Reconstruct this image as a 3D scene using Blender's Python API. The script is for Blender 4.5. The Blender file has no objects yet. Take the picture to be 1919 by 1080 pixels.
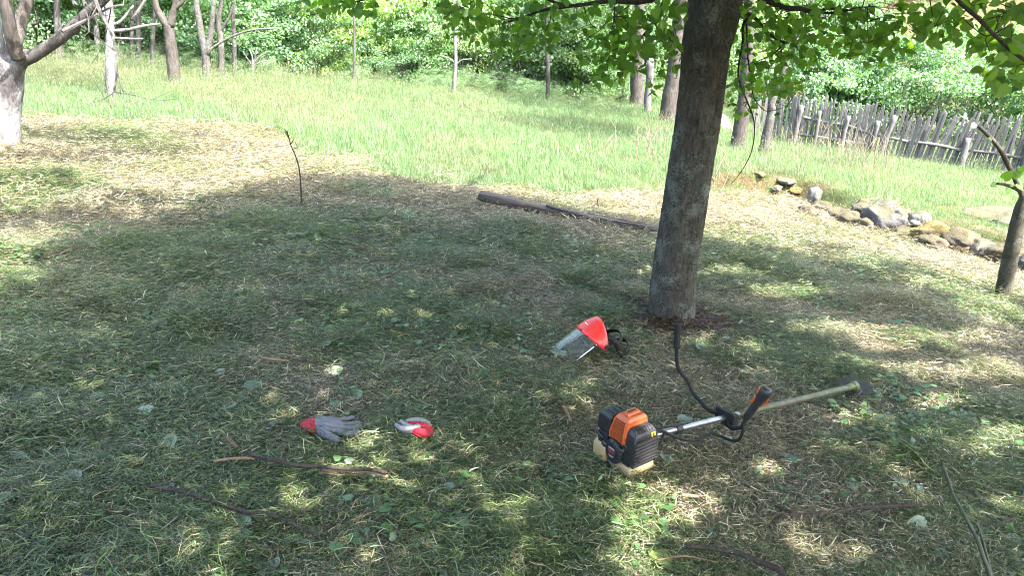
import bpy, bmesh, math, random
import numpy as np
from mathutils import Vector, Matrix, noise as mnoise

R = math.radians
rng = np.random.default_rng(11)
rnd = random.Random(5)
scene = bpy.context.scene
COL = scene.collection

# ------------------------------------------------------------------ camera
CAM_H, PITCH, FPX = 1.65, R(21.5), 1422.0
cam_d = bpy.data.cameras.new('camera')
cam = bpy.data.objects.new('camera', cam_d)
COL.objects.link(cam)
cam.location = (0, 0, CAM_H)
cam.rotation_euler = (math.pi / 2 - PITCH, 0, 0)
cam_d.sensor_width = 36
cam_d.lens = FPX / 1919 * 36
cam_d.clip_start, cam_d.clip_end = 0.05, 1000
scene.camera = cam

# ------------------------------------------------------------------ sky, sun, exposure
SUN_EL = R(56)
SUN_H = np.array([0.80, -0.60])            # horizontal direction towards the sun
SUN = np.array([SUN_H[0] * math.cos(SUN_EL), SUN_H[1] * math.cos(SUN_EL), math.sin(SUN_EL)])
world = bpy.data.worlds.new('World')
scene.world = world
world.use_nodes = True
wt = world.node_tree
wt.nodes.clear()
sky = wt.nodes.new('ShaderNodeTexSky')
sky.sky_type = 'NISHITA'
sky.sun_disc = False
sky.sun_elevation = SUN_EL
sky.sun_rotation = math.atan2(SUN_H[0], SUN_H[1])
sky.air_density, sky.dust_density, sky.ozone_density = 1.0, 4.0, 0.4
bg = wt.nodes.new('ShaderNodeBackground')
bg.inputs['Strength'].default_value = 0.15
wo = wt.nodes.new('ShaderNodeOutputWorld')
wt.links.new(sky.outputs[0], bg.inputs[0])
wt.links.new(bg.outputs[0], wo.inputs[0])

sun_d = bpy.data.lights.new('sun', 'SUN')
sun_d.energy = 3.5
sun_d.angle = R(0.53)
sun_d.color = (1.0, 0.96, 0.89)
sun = bpy.data.objects.new('sun', sun_d)
COL.objects.link(sun)
sun.rotation_euler = Vector(SUN).to_track_quat('Z', 'Y').to_euler()
sun.location = (6, -5, 12)

scene.view_settings.view_transform = 'Standard'
scene.view_settings.look = 'None'
scene.view_settings.exposure = 3.36
scene.view_settings.gamma = 1.0
scene.view_settings.use_curve_mapping = False
scene.render.engine = 'CYCLES'
scene.cycles.max_bounces = 8
scene.cycles.diffuse_bounces = 4
scene.cycles.transmission_bounces = 6
scene.cycles.transparent_max_bounces = 8
scene.cycles.sample_clamp_indirect = 6
scene.cycles.caustics_reflective = False
scene.cycles.caustics_refractive = False
scene.cycles.use_denoising = True
scene.cycles.denoising_prefilter = 'NONE'
scene.cycles.pixel_filter_type = 'BLACKMAN_HARRIS'
scene.cycles.filter_width = 1.1

# ------------------------------------------------------------------ small maths
_lat = np.random.default_rng(3).random((256, 256))


def vnoise(x, y, s=1.0, seed=0):
    x = np.asarray(x, float) / s + 17.3 * seed
    y = np.asarray(y, float) / s + 9.1 * seed
    xi, yi = np.floor(x).astype(int), np.floor(y).astype(int)
    fx, fy = x - xi, y - yi
    fx, fy = fx * fx * (3 - 2 * fx), fy * fy * (3 - 2 * fy)
    g = lambda a, b: _lat[a % 256, b % 256]
    return (g(xi, yi) * (1 - fx) + g(xi + 1, yi) * fx) * (1 - fy) + (g(xi, yi + 1) * (1 - fx) + g(xi + 1, yi + 1) * fx) * fy


def fbm(x, y, s, seed=0):
    return (vnoise(x, y, s, seed) + 0.5 * vnoise(x, y, s / 2, seed + 1) + 0.25 * vnoise(x, y, s / 4, seed + 2)) / 1.75


def sstep(a, b, x):
    t = np.clip((np.asarray(x, float) - a) / (b - a), 0, 1)
    return t * t * (3 - 2 * t)


def plane_z(x, y):
    return -0.1028 * x - 0.061 * y


def ray(px, py):
    dx, dy = (px - 959.5) / FPX, (py - 540) / FPX
    return np.array([dx, math.cos(PITCH) - dy * math.sin(PITCH), -math.sin(PITCH) - dy * math.cos(PITCH)])


def plane_pt(px, py):
    d = ray(px, py)
    t = CAM_H / (-d[2] - 0.1028 * d[0] - 0.061 * d[1])
    return d * t + np.array([0, 0, CAM_H])


WALL = np.array([plane_pt(*p)[:2] for p in [(1430, 368), (1490, 374), (1560, 402), (1640, 432), (1720, 455), (1800, 478), (1919, 512), (2050, 560)]])


def wall_side(x, y):
    """signed distance to the line of stones, positive on its far side"""
    x, y = np.asarray(x, float), np.asarray(y, float)
    best = np.full(x.shape, 1e9)
    sg = np.ones(x.shape)
    for a, b in zip(WALL[:-1], WALL[1:]):
        ab = b - a
        L2 = ab @ ab
        t = np.clip(((x - a[0]) * ab[0] + (y - a[1]) * ab[1]) / L2, 0, 1)
        ddx, ddy = x - (a[0] + t * ab[0]), y - (a[1] + t * ab[1])
        d = np.hypot(ddx, ddy)
        cr = ab[0] * ddy - ab[1] * ddx
        m = d < best
        best = np.where(m, d, best)
        sg = np.where(m, np.sign(cr), sg)
    return best * sg


HEAPS = []      # cut grass swept into small heaps: x, y, radius, height
for hx, hy, hr, hh in [(500, 437, .34, .07), (590, 460, .22, .05), (940, 440, .28, .05), (95, 350, .45, .06), (250, 480, .40, .05), (330, 520, .35, .05),
                       (860, 500, .25, .04), (640, 655, .20, .035), (700, 600, .25, .04), (60, 690, .3, .05), (780, 835, .14, .03), (80, 960, .2, .04),
                       (1390, 545, .3, .04), (1600, 570, .3, .04), (1700, 590, .3, .04), (1640, 520, .3, .05), (680, 365, .35, .05), (230, 262, .7, .08),
                       (1140, 945, .12, .03), (1680, 850, .16, .035), (1000, 480, .3, .04), (400, 590, .3, .04), (1500, 530, .3, .04)]:
    q = plane_pt(hx, hy)
    HEAPS.append((q[0], q[1], hr, hh))
_hg = np.random.default_rng(8)
KEEP = [plane_pt(*p)[:2] for p in [(320, 936), (440, 972), (560, 1004), (430, 860), (520, 886), (610, 898), (700, 903), (620, 802), (670, 800), (778, 803), (1500, 978), (1600, 970), (1690, 965), (1310, 1045), (1400, 1064), (1090, 655), (1170, 885), (1130, 870), (1130, 665), (1300, 830), (1600, 745)]]
for _ in range(140):
    _q = (-3.4 + 7.4 * _hg.random(), 1.5 + 6.6 * _hg.random() ** 1.2, .07 + .13 * _hg.random(), .018 + .034 * _hg.random())
    if all(math.hypot(_q[0] - c_[0], _q[1] - c_[1]) > _q[2] + .10 for c_ in KEEP):
        HEAPS.append(_q)
HEAPS.append((plane_pt(1262, 603)[0], plane_pt(1262, 603)[1], .34, .05))      # earth heaved up round the roots


def zt(x, y):
    x, y = np.asarray(x, float), np.asarray(y, float)
    z = plane_z(x, y)
    s = wall_side(x, y)
    m = sstep(2.0, 3.2, x) * sstep(40, 12, y)
    z = z + 0.26 * sstep(-0.05, 0.28, s) * m * sstep(7.5, 0.5, s)
    z = z + 0.42 * np.maximum(y - 29, 0) * sstep(29, 33, y) + 0.10 * np.maximum(np.abs(x) - 24, 0)
    near = sstep(14, 7, y)
    z = z + near * (0.035 * (fbm(x, y, 0.9, 4) - .5) + 0.02 * (vnoise(x, y, .22, 7) - .5))
    z = z + 0.16 * (fbm(x, y, 4.0, 9) - .5) * sstep(9, 14, y)
    for hx, hy, hr, hh in HEAPS:
        z = z + hh * np.exp(-((x - hx) ** 2 + (y - hy) ** 2) / (hr * hr * .6))
    return z


def zf(x, y):
    return float(zt(np.array([x]), np.array([y]))[0])


def ground(px, py, h=0.0):
    """point of the ground under a viewing ray"""
    d = ray(px, py)
    ts = np.concatenate([np.arange(1.2, 12, .03), np.arange(12, 60, .15)])
    P = d[None] * ts[:, None]
    dz = P[:, 2] + CAM_H - zt(P[:, 0], P[:, 1])
    k = int(np.argmax(dz < 0)) if (dz < 0).any() else len(ts) - 1
    if k > 0:
        a = dz[k - 1] / (dz[k - 1] - dz[k] + 1e-9)
        t = ts[k - 1] + a * (ts[k] - ts[k - 1])
    else:
        t = ts[0]
    p = d * t + np.array([0, 0, CAM_H])
    p[2] += h
    return p


TURF = .034     # the mat of clippings that things lie on


def turf(px, py, h=0.0, exact=False):
    """point on top of the mat of clippings under a viewing ray"""
    d = ray(px, py)
    p = ground(px, py)
    for _ in range(4):
        k = (p[2] - zf(p[0], p[1]) - TURF - (h if exact else 0)) / (-d[2] - .1028 * d[0] - .061 * d[1])
        p = p + d * k
    if not exact:
        p[2] += h
    return p


def at(px, py, Y):
    d = ray(px, py)
    t = Y / d[1]
    return d * t + np.array([0, 0, CAM_H])


def proj(P):
    P = np.atleast_2d(P)
    q = P - np.array([0, 0, CAM_H])
    c = q[:, 1] * math.cos(PITCH) - q[:, 2] * math.sin(PITCH)
    u = q[:, 1] * math.sin(PITCH) + q[:, 2] * math.cos(PITCH)
    c = np.where(np.abs(c) < 1e-6, 1e-6, c)
    return 959.5 + FPX * q[:, 0] / c, 540 - FPX * u / c, c


def in_poly(x, y, poly):
    x, y = np.asarray(x), np.asarray(y)
    ins = np.zeros(x.shape, bool)
    n = len(poly)
    for i in range(n):
        x1, y1 = poly[i]
        x2, y2 = poly[(i + 1) % n]
        c = ((y1 > y) != (y2 > y))
        ins ^= c & (x < (x2 - x1) * (y - y1) / (y2 - y1 + 1e-12) + x1)
    return ins


# ------------------------------------------------------------------ meshes and objects
def mk(name, V, F, mat=None, smooth=False, v=None):
    """mesh from arrays. F: list of tuples, or an (n,k) array"""
    me = bpy.data.meshes.new(name)
    V = np.asarray(V, np.float32)
    if isinstance(F, np.ndarray):
        n, k = F.shape
        me.vertices.add(len(V))
        me.vertices.foreach_set('co', V.ravel())
        me.loops.add(n * k)
        me.loops.foreach_set('vertex_index', F.astype(np.int32).ravel())
        me.polygons.add(n)
        me.polygons.foreach_set('loop_start', np.arange(0, n * k, k, dtype=np.int32))
        me.update(calc_edges=True)
    else:
        me.from_pydata([tuple(map(float, q)) for q in V], [], [tuple(int(i) for i in f) for f in F])
        me.update()
    if v is not None:
        a = me.attributes.new('v', 'FLOAT', 'POINT')
        a.data.foreach_set('value', np.asarray(v, np.float32))
    if smooth:
        me.polygons.foreach_set('use_smooth', np.ones(len(me.polygons), bool))
    if mat is not None:
        for m_ in (mat if isinstance(mat, (list, tuple)) else [mat]):
            me.materials.append(m_)
    return me


def link(name, me, parent=None):
    o = bpy.data.objects.new(name, me)
    COL.objects.link(o)
    if parent is not None:
        o.parent = parent
    return o


def tag(o, label=None, cat=None, group=None, kind=None):
    if label:
        o['label'] = label
    if cat:
        o['category'] = cat
    if group:
        o['group'] = group
    if kind:
        o['kind'] = kind
    return o


def empty(name, loc, label=None, cat=None, group=None, rot=None):
    o = bpy.data.objects.new(name, None)
    o.empty_display_size = .05
    COL.objects.link(o)
    o.location = tuple(loc)
    if rot is not None:
        o.rotation_euler = rot
    return tag(o, label, cat, group)


def wpart(name, V, F, mat, root, smooth=False, v=None, label=None, kind=None, parent=None):
    """a part from world-space vertices under a root that has only a location"""
    par = parent or root
    off = np.zeros(3)
    q = par
    while q is not None:
        off += np.array(q.location)
        q = q.parent
    o = link(name, mk(name, np.asarray(V, float) - off, F, mat, smooth, v), par)
    if label:
        o['label'] = label
    if kind:
        o['kind'] = kind
    return o


def spline(P, n):
    """Catmull-Rom through the points"""
    P = np.asarray(P, float)
    if len(P) == 2:
        t = np.linspace(0, 1, n)[:, None]
        return P[0] * (1 - t) + P[1] * t
    Q = np.vstack([2 * P[0] - P[1], P, 2 * P[-1] - P[-2]])
    out = []
    u = np.linspace(0, len(P) - 1, n)
    for s in u:
        i = min(int(s), len(P) - 2)
        f = s - i
        a, b, c, d = Q[i], Q[i + 1], Q[i + 2], Q[i + 3]
        out.append(.5 * ((2 * b) + (-a + c) * f + (2 * a - 5 * b + 4 * c - d) * f * f + (-a + 3 * b - 3 * c + d) * f ** 3))
    return np.array(out)


def frames(P):
    T = np.gradient(P, axis=0)
    T /= np.linalg.norm(T, axis=1)[:, None] + 1e-9
    ref = np.array([0, 0, 1.0]) if abs(T[0][2]) < .9 else np.array([1.0, 0, 0])
    N = np.zeros_like(P)
    b = ref - T[0] * (ref @ T[0])
    N[0] = b / np.linalg.norm(b)
    for i in range(1, len(P)):
        b = N[i - 1] - T[i] * (N[i - 1] @ T[i])
        N[i] = b / (np.linalg.norm(b) + 1e-9)
    return T, N, np.cross(T, N)


def tube(P, rad, seg=8, wob=0.0, seed=0, cap=True):
    """tapered tube along a polyline -> V, F(list of quads / ngon caps)"""
    P = np.asarray(P, float)
    n = len(P)
    rad = np.broadcast_to(np.asarray(rad, float), (n,)) if np.ndim(rad) == 0 or len(np.atleast_1d(rad)) == n else np.interp(np.linspace(0, 1, n), np.linspace(0, 1, len(rad)), rad)
    T, N, B = frames(P)
    th = np.linspace(0, 2 * math.pi, seg, endpoint=False)
    r = rad[:, None] * np.ones(seg)[None]
    if wob:
        r = r * (1 + wob * (np.random.default_rng(seed).random((n, seg)) - .5) * 2)
    V = P[:, None] + r[..., None] * (np.cos(th)[None, :, None] * N[:, None] + np.sin(th)[None, :, None] * B[:, None])
    V = V.reshape(-1, 3)
    F = []
    for i in range(n - 1):
        for j in range(seg):
            k = (j + 1) % seg
            F.append((i * seg + j, i * seg + k, (i + 1) * seg + k, (i + 1) * seg + j))
    if cap:
        F.append(tuple(range(seg))[::-1])
        F.append(tuple((n - 1) * seg + j for j in range(seg)))
    return V, F


class Acc:
    """collects pieces of one mesh"""

    def __init__(s):
        s.V, s.F, s.n = [], [], 0

    def add(s, V, F):
        V = np.asarray(V, float)
        s.V.append(V)
        s.F += [tuple(i + s.n for i in f) for f in F]
        s.n += len(V)
        return s

    def tube(s, *a, **k):
        return s.add(*tube(*a, **k))

    def box(s, c, e, A=None):
        """box with centre c, half extents e and axes A (3x3 rows)"""
        A = np.eye(3) if A is None else np.asarray(A)
        q = np.array([(x, y, z) for x in (-1, 1) for y in (-1, 1) for z in (-1, 1)], float) * np.asarray(e)
        return s.add(np.asarray(c) + q @ A, [(0, 1, 3, 2), (4, 6, 7, 5), (0, 4, 5, 1), (2, 3, 7, 6), (0, 2, 6, 4), (1, 5, 7, 3)])

    def arr(s):
        return np.vstack(s.V), s.F


def bevelled(V, F, w, seg=2, ang=30):
    """bevel every sharp edge; returns arrays"""
    bm = bmesh.new()
    vs = [bm.verts.new(tuple(q)) for q in V]
    for f in F:
        try:
            bm.faces.new([vs[i] for i in f])
        except ValueError:
            pass
    bmesh.ops.recalc_face_normals(bm, faces=bm.faces)
    es = [e for e in bm.edges if len(e.link_faces) == 2 and e.calc_face_angle(0) > R(ang)]
    bmesh.ops.bevel(bm, geom=es, offset=w, segments=seg, profile=.6, affect='EDGES', clamp_overlap=True)
    bm.verts.index_update()
    out = np.array([q.co[:] for q in bm.verts]), [tuple(q.index for q in f.verts) for f in bm.faces]
    bm.free()
    return out


def remesh(V, F, voxel, smooth=6):
    """union of overlapping closed shapes into one smooth skin"""
    me = mk('tmp', V, F)
    o = bpy.data.objects.new('tmp', me)
    COL.objects.link(o)
    m = o.modifiers.new('r', 'REMESH')
    m.mode = 'VOXEL'
    m.voxel_size = voxel
    if smooth:
        s = o.modifiers.new('s', 'SMOOTH')
        s.iterations = smooth
        s.factor = .5
    dg = bpy.context.evaluated_depsgraph_get()
    ev = o.evaluated_get(dg)
    em = ev.to_mesh()
    n = len(em.vertices)
    V2 = np.empty(n * 3, np.float32)
    em.vertices.foreach_get('co', V2)
    F2 = [tuple(p.vertices) for p in em.polygons]
    ev.to_mesh_clear()
    bpy.data.objects.remove(o)
    bpy.data.meshes.remove(me)
    return V2.reshape(-1, 3).astype(float), F2


def capsule(P, rad, seg=12, n=None):
    """round-ended tube through P"""
    P = np.asarray(P, float)
    rad = np.asarray(rad, float)
    n = n or max(6, len(P) * 4)
    Q = spline(P, n)
    r = np.interp(np.linspace(0, 1, n), np.linspace(0, 1, len(rad)), rad)
    T = np.gradient(Q, axis=0)
    T /= np.linalg.norm(T, axis=1)[:, None]
    e = np.array([1.0, .87, .5])
    h = np.array([0, .5, .87])
    pre = Q[0] - T[0] * r[0] * h[::-1][:, None]
    post = Q[-1] + T[-1] * r[-1] * h[:, None]
    QQ = np.vstack([pre[:2], Q, post[1:]])
    rr = np.concatenate([r[0] * np.array([.5, .87]), r, r[-1] * e[1:]])
    return tube(QQ, rr, seg)


def ellipsoid(c, e, A=None, n=10, m=14):
    A = np.eye(3) if A is None else np.asarray(A)
    V, F = [], []
    for i in range(1, n):
        t = math.pi * i / n
        for j in range(m):
            p = 2 * math.pi * j / m
            V.append((math.sin(t) * math.cos(p), math.sin(t) * math.sin(p), math.cos(t)))
    V.append((0, 0, 1))
    V.append((0, 0, -1))
    for i in range(n - 2):
        for j in range(m):
            k = (j + 1) % m
            F.append((i * m + j, (i + 1) * m + j, (i + 1) * m + k, i * m + k))
    top, bot = (n - 1) * m, (n - 1) * m + 1
    for j in range(m):
        k = (j + 1) % m
        F.append((top, j, k))
        F.append((bot, (n - 2) * m + k, (n - 2) * m + j))
    return np.asarray(c) + (np.array(V) * np.asarray(e)) @ A, F


def unit(a):
    a = np.asarray(a, float)
    return a / (np.linalg.norm(a, axis=-1, keepdims=True) + 1e-12)


# ------------------------------------------------------------------ materials
def nodes(name):
    m = bpy.data.materials.new(name)
    m.use_nodes = True
    t = m.node_tree
    t.nodes.clear()
    return m, t, t.nodes.new('ShaderNodeOutputMaterial')


def N(t, typ, **k):
    n = t.nodes.new(typ)
    for a, b in k.items():
        if a.startswith('i_'):
            n.inputs[a[2:].replace('_', ' ')].default_value = b
        else:
            setattr(n, a, b)
    return n


def ramp(t, fac, stops, interp='LINEAR'):
    r = t.nodes.new('ShaderNodeValToRGB')
    r.color_ramp.interpolation = interp
    e = r.color_ramp.elements
    while len(e) < len(stops):
        e.new(.5)
    for q, (p, c) in zip(e, stops):
        q.position = p
        q.color = (*c, 1) if len(c) == 3 else c
    if fac is not None:
        t.links.new(fac, r.inputs[0])
    return r.outputs[0]


def mixc(t, fac, a, b, mode='MIX'):
    n = t.nodes.new('ShaderNodeMix')
    n.data_type = 'RGBA'
    n.blend_type = mode
    for s, v in ((n.inputs[0], fac), (n.inputs[6], a), (n.inputs[7], b)):
        if hasattr(v, 'is_linked') or hasattr(v, 'links'):
            t.links.new(v, s)
        else:
            s.default_value = v if not isinstance(v, tuple) else (*v, 1)[:4]
    return n.outputs[2]


def math_(t, op, a, b=0.0, clamp=False):
    n = t.nodes.new('ShaderNodeMath')
    n.operation = op
    n.use_clamp = clamp
    for s, v in ((n.inputs[0], a), (n.inputs[1], b)):
        if hasattr(v, 'links'):
            t.links.new(v, s)
        else:
            s.default_value = v
    return n.outputs[0]


def noise_(t, scale, detail=4, rough=.55, coord=None, stretch=None, dist=0.0):
    n = t.nodes.new('ShaderNodeTexNoise')
    n.inputs['Scale'].default_value = scale
    n.inputs['Detail'].default_value = detail
    n.inputs['Roughness'].default_value = rough
    n.inputs['Distortion'].default_value = dist
    if coord is None:
        coord = t.nodes.new('ShaderNodeTexCoord').outputs['Object']
    if stretch:
        mp = t.nodes.new('ShaderNodeMapping')
        mp.inputs['Scale'].default_value = stretch
        t.links.new(coord, mp.inputs[0])
        coord = mp.outputs[0]
    t.links.new(coord, n.inputs['Vector'])
    return n.outputs[0]


def bump_(t, h, strength=.4, dist=.01):
    b = t.nodes.new('ShaderNodeBump')
    b.inputs['Strength'].default_value = strength
    b.inputs['Distance'].default_value = dist
    t.links.new(h, b.inputs['Height'])
    return b.outputs[0]


def simple(name, col, rough=.5, metal=0.0, var=.25, scale=30, bump=.0, dirt=None, spec=.5, coat=0.0):
    """principled paint or plastic with uneven tone, wear and dirt"""
    m, t, out = nodes(name)
    p = N(t, 'ShaderNodeBsdfPrincipled')
    n1 = noise_(t, scale, 5, .6)
    c = ramp(t, n1, [(.3, tuple(x * (1 - var) for x in col)), (.7, tuple(min(1, x * (1 + var)) for x in col))])
    if dirt:
        n2 = noise_(t, scale * .35, 6, .7)
        f = ramp(t, n2, [(dirt[1], (0, 0, 0)), (dirt[1] + .15, (1, 1, 1))])
        c = mixc(t, f, c, tuple(dirt[0]))
    t.links.new(c, p.inputs['Base Color'])
    r = ramp(t, noise_(t, scale * 1.7, 3), [(.3, (rough * .8,) * 3), (.7, (min(1, rough * 1.2),) * 3)])
    t.links.new(r, p.inputs['Roughness'])
    p.inputs['Metallic'].default_value = metal
    p.inputs['Specular IOR Level'].default_value = spec
    p.inputs['Coat Weight'].default_value = coat
    if bump:
        t.links.new(bump_(t, noise_(t, scale * 4, 4), bump, .002), p.inputs['Normal'])
    t.links.new(p.outputs[0], out.inputs[0])
    return m


def leaf_mat(name, stops, trans, tfac=.4, gloss=.06, rough=.35, use_color=False, under=None, spread=.25):
    """thin leaf: reflects, lets light through, has a sheen; tone varies per leaf (v) and per plant"""
    m, t, out = nodes(name)
    at_ = N(t, 'ShaderNodeAttribute', attribute_name='v')
    oi = N(t, 'ShaderNodeObjectInfo')
    f = math_(t, 'ADD', math_(t, 'MULTIPLY', at_.outputs['Fac'], 1 - spread), math_(t, 'MULTIPLY', oi.outputs['Random'], spread))
    c = ramp(t, f, stops)
    if use_color:
        c = mixc(t, 1.0, c, oi.outputs['Color'], 'MULTIPLY')
    tr = mixc(t, 1.0, c, trans, 'MULTIPLY')
    if under:
        g = N(t, 'ShaderNodeNewGeometry')
        c = mixc(t, g.outputs['Backfacing'], c, under)
    d = N(t, 'ShaderNodeBsdfDiffuse')
    t.links.new(c, d.inputs[0])
    tl = N(t, 'ShaderNodeBsdfTranslucent')
    t.links.new(tr, tl.inputs[0])
    mx = N(t, 'ShaderNodeMixShader')
    mx.inputs[0].default_value = tfac
    t.links.new(d.outputs[0], mx.inputs[1])
    t.links.new(tl.outputs[0], mx.inputs[2])
    gl = N(t, 'ShaderNodeBsdfGlossy')
    gl.inputs['Roughness'].default_value = rough
    gl.inputs[0].default_value = (.9, .95, 1, 1)
    m2 = N(t, 'ShaderNodeMixShader')
    m2.inputs[0].default_value = gloss
    t.links.new(mx.outputs[0], m2.inputs[1])
    t.links.new(gl.outputs[0], m2.inputs[2])
    t.links.new(m2.outputs[0], out.inputs[0])
    return m


def blade_mat(name, green, dry, trans=(1.5, 1.7, .8), tfac=.3, gloss=.05):
    """grass: per-blade tone from v, per-tuft dryness from the instance attribute tone"""
    m, t, out = nodes(name)
    at_ = N(t, 'ShaderNodeAttribute', attribute_name='v')
    tn = N(t, 'ShaderNodeAttribute', attribute_name='tone', attribute_type='INSTANCER')
    cg = ramp(t, at_.outputs['Fac'], green)
    cd = ramp(t, at_.outputs['Fac'], dry)
    # each blade is dry or green: compare a scrambled v with tone
    h = math_(t, 'FRACT', math_(t, 'MULTIPLY', at_.outputs['Fac'], 37.7))
    d01 = math_(t, 'LESS_THAN', h, tn.outputs['Fac'])
    c = mixc(t, d01, cg, cd)
    oi = N(t, 'ShaderNodeObjectInfo')
    c = mixc(t, 1.0, c, ramp(t, oi.outputs['Random'], [(0, (.62, .66, .62)), (.5, (1, 1, 1)), (1, (1.3, 1.22, 1.05))]), 'MULTIPLY')
    tr = mixc(t, 1.0, c, trans, 'MULTIPLY')
    d = N(t, 'ShaderNodeBsdfDiffuse')
    t.links.new(c, d.inputs[0])
    tl = N(t, 'ShaderNodeBsdfTranslucent')
    t.links.new(tr, tl.inputs[0])
    mx = N(t, 'ShaderNodeMixShader')
    mx.inputs[0].default_value = tfac
    t.links.new(d.outputs[0], mx.inputs[1])
    t.links.new(tl.outputs[0], mx.inputs[2])
    gl = N(t, 'ShaderNodeBsdfGlossy')
    gl.inputs['Roughness'].default_value = .45
    m2 = N(t, 'ShaderNodeMixShader')
    m2.inputs[0].default_value = gloss
    t.links.new(mx.outputs[0], m2.inputs[1])
    t.links.new(gl.outputs[0], m2.inputs[2])
    t.links.new(m2.outputs[0], out.inputs[0])
    return m


def bark_mat(name, dark, light, lichen=None, lich_amt=.5, scale=1.0, bump=.6, white=None, moss=None):
    m, t, out = nodes(name)
    p = N(t, 'ShaderNodeBsdfPrincipled')
    p.inputs['Roughness'].default_value = .9
    p.inputs['Specular IOR Level'].default_value = .2
    fis = noise_(t, 30 * scale, 6, .65, stretch=(1, 1, .30), dist=.8)
    c = ramp(t, fis, [(.36, dark), (.5, tuple((a + b) / 2 for a, b in zip(dark, light))), (.66, light)])
    c = mixc(t, ramp(t, noise_(t, 4 * scale, 4), [(.4, (0, 0, 0)), (.7, (.6, .6, .6))]), c, tuple(x * .6 for x in dark))
    h = fis
    if lichen:
        n1 = noise_(t, 3.2 * scale, 4, .6)
        n2 = noise_(t, 38 * scale, 6, .8, dist=.6)
        s = math_(t, 'ADD', math_(t, 'MULTIPLY', n1, .42), math_(t, 'MULTIPLY', n2, .58))
        f = ramp(t, s, [(.60 - .16 * lich_amt, (0, 0, 0)), (.64 - .16 * lich_amt, (1, 1, 1))])
        lc = ramp(t, noise_(t, 120 * scale, 3), [(.3, tuple(x * .55 for x in lichen)), (.7, lichen)])
        c = mixc(t, f, c, lc)
        h = math_(t, 'ADD', h, math_(t, 'MULTIPLY', math_(t, 'MULTIPLY', f, n2), .8))
    if white:
        n3 = noise_(t, 5.0 * scale, 9, .72, stretch=(1, 1, .4), dist=.5)
        f = ramp(t, n3, [(.44, (0, 0, 0)), (.60, (1, 1, 1))])
        c = mixc(t, f, c, white)
    t.links.new(c, p.inputs['Base Color'])
    t.links.new(bump_(t, h, bump, .012 / scale), p.inputs['Normal'])
    t.links.new(p.outputs[0], out.inputs[0])
    return m


def wood_mat(name, a, b, scale=1.0, axis=2, moss=None):
    """weathered timber, grain along one local axis"""
    m, t, out = nodes(name)
    p = N(t, 'ShaderNodeBsdfPrincipled')
    p.inputs['Roughness'].default_value = .85
    p.inputs['Specular IOR Level'].default_value = .25
    st = [14 * scale] * 3
    st[axis] = .8 * scale
    oi = N(t, 'ShaderNodeObjectInfo')
    g = noise_(t, 5, 6, .7, stretch=tuple(st), dist=.4)
    c = ramp(t, g, [(.3, a), (.55, tuple((x + y) / 2 for x, y in zip(a, b))), (.72, b)])
    c = mixc(t, math_(t, 'MULTIPLY', oi.outputs['Random'], .45), c, tuple(x * .55 for x in a))
    if moss:
        f = ramp(t, noise_(t, 6, 5, .7), [(.52, (0, 0, 0)), (.62, (.8, .8, .8))])
        c = mixc(t, f, c, moss)
    t.links.new(c, p.inputs['Base Color'])
    t.links.new(bump_(t, g, .5, .006), p.inputs['Normal'])
    t.links.new(p.outputs[0], out.inputs[0])
    return m


def rock_mat(name, a, b, moss=None, amt=.5):
    m, t, out = nodes(name)
    p = N(t, 'ShaderNodeBsdfPrincipled')
    p.inputs['Roughness'].default_value = .9
    n1 = noise_(t, 6, 8, .7)
    n2 = noise_(t, 45, 6, .7)
    c = ramp(t, math_(t, 'ADD', math_(t, 'MULTIPLY', n1, .6), math_(t, 'MULTIPLY', n2, .4)), [(.36, a), (.62, b)])
    if moss:
        g = N(t, 'ShaderNodeNewGeometry')
        sx = N(t, 'ShaderNodeSeparateXYZ')
        t.links.new(g.outputs['Normal'], sx.inputs[0])
        s = math_(t, 'ADD', math_(t, 'MULTIPLY', sx.outputs[2], .5), noise_(t, 9, 6, .7))
        f = ramp(t, s, [(.95 - .5 * amt, (0, 0, 0)), (1.0 - .5 * amt, (1, 1, 1))])
        mc = ramp(t, noise_(t, 70, 4), [(.3, tuple(x * .5 for x in moss)), (.7, moss)])
        c = mixc(t, f, c, mc)
    t.links.new(c, p.inputs['Base Color'])
    t.links.new(bump_(t, math_(t, 'ADD', n1, n2), .7, .02), p.inputs['Normal'])
    t.links.new(p.outputs[0], out.inputs[0])
    return m


GREEN = [(0.0, (.006, .016, .006)), (.35, (.040, .068, .018)), (.7, (.076, .122, .034)), (1.0, (.165, .20, .085))]
DRY = [(0.0, (.034, .024, .017)), (.4, (.110, .082, .054)), (.75, (.25, .21, .145)), (1.0, (.44, .40, .30))]
M = {}
M['mown'] = blade_mat('mown_grass', GREEN, DRY)
M['tall'] = blade_mat('meadow_grass', [(0, (.042, .098, .032)), (.5, (.078, .150, .054)), (.85, (.112, .175, .070)), (1, (.155, .185, .095))],
                      [(0, (.10, .105, .05)), (1, (.17, .165, .095))], tfac=.35)
M['weed'] = leaf_mat('weed_leaf', [(0, (.03, .07, .022)), (.5, (.055, .12, .035)), (1, (.10, .17, .06))], (1.4, 1.6, .7), .3, .05)
M['linden'] = leaf_mat('linden_leaf', [(0, (.040, .092, .018)), (.5, (.070, .140, .026)), (1, (.115, .19, .042))], (2.7, 2.7, .75), .55, .018, .45)
M['fallen_pale'] = leaf_mat('fallen_leaf_underside', [(0, (.10, .15, .095)), (1, (.19, .235, .175))], (1.2, 1.3, .9), .2, .06, .5)
M['fallen_dark'] = leaf_mat('fallen_leaf_top', [(0, (.035, .08, .025)), (.6, (.06, .12, .035)), (1, (.11, .16, .05))], (1.5, 1.6, .7), .3, .08, .35)
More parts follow.
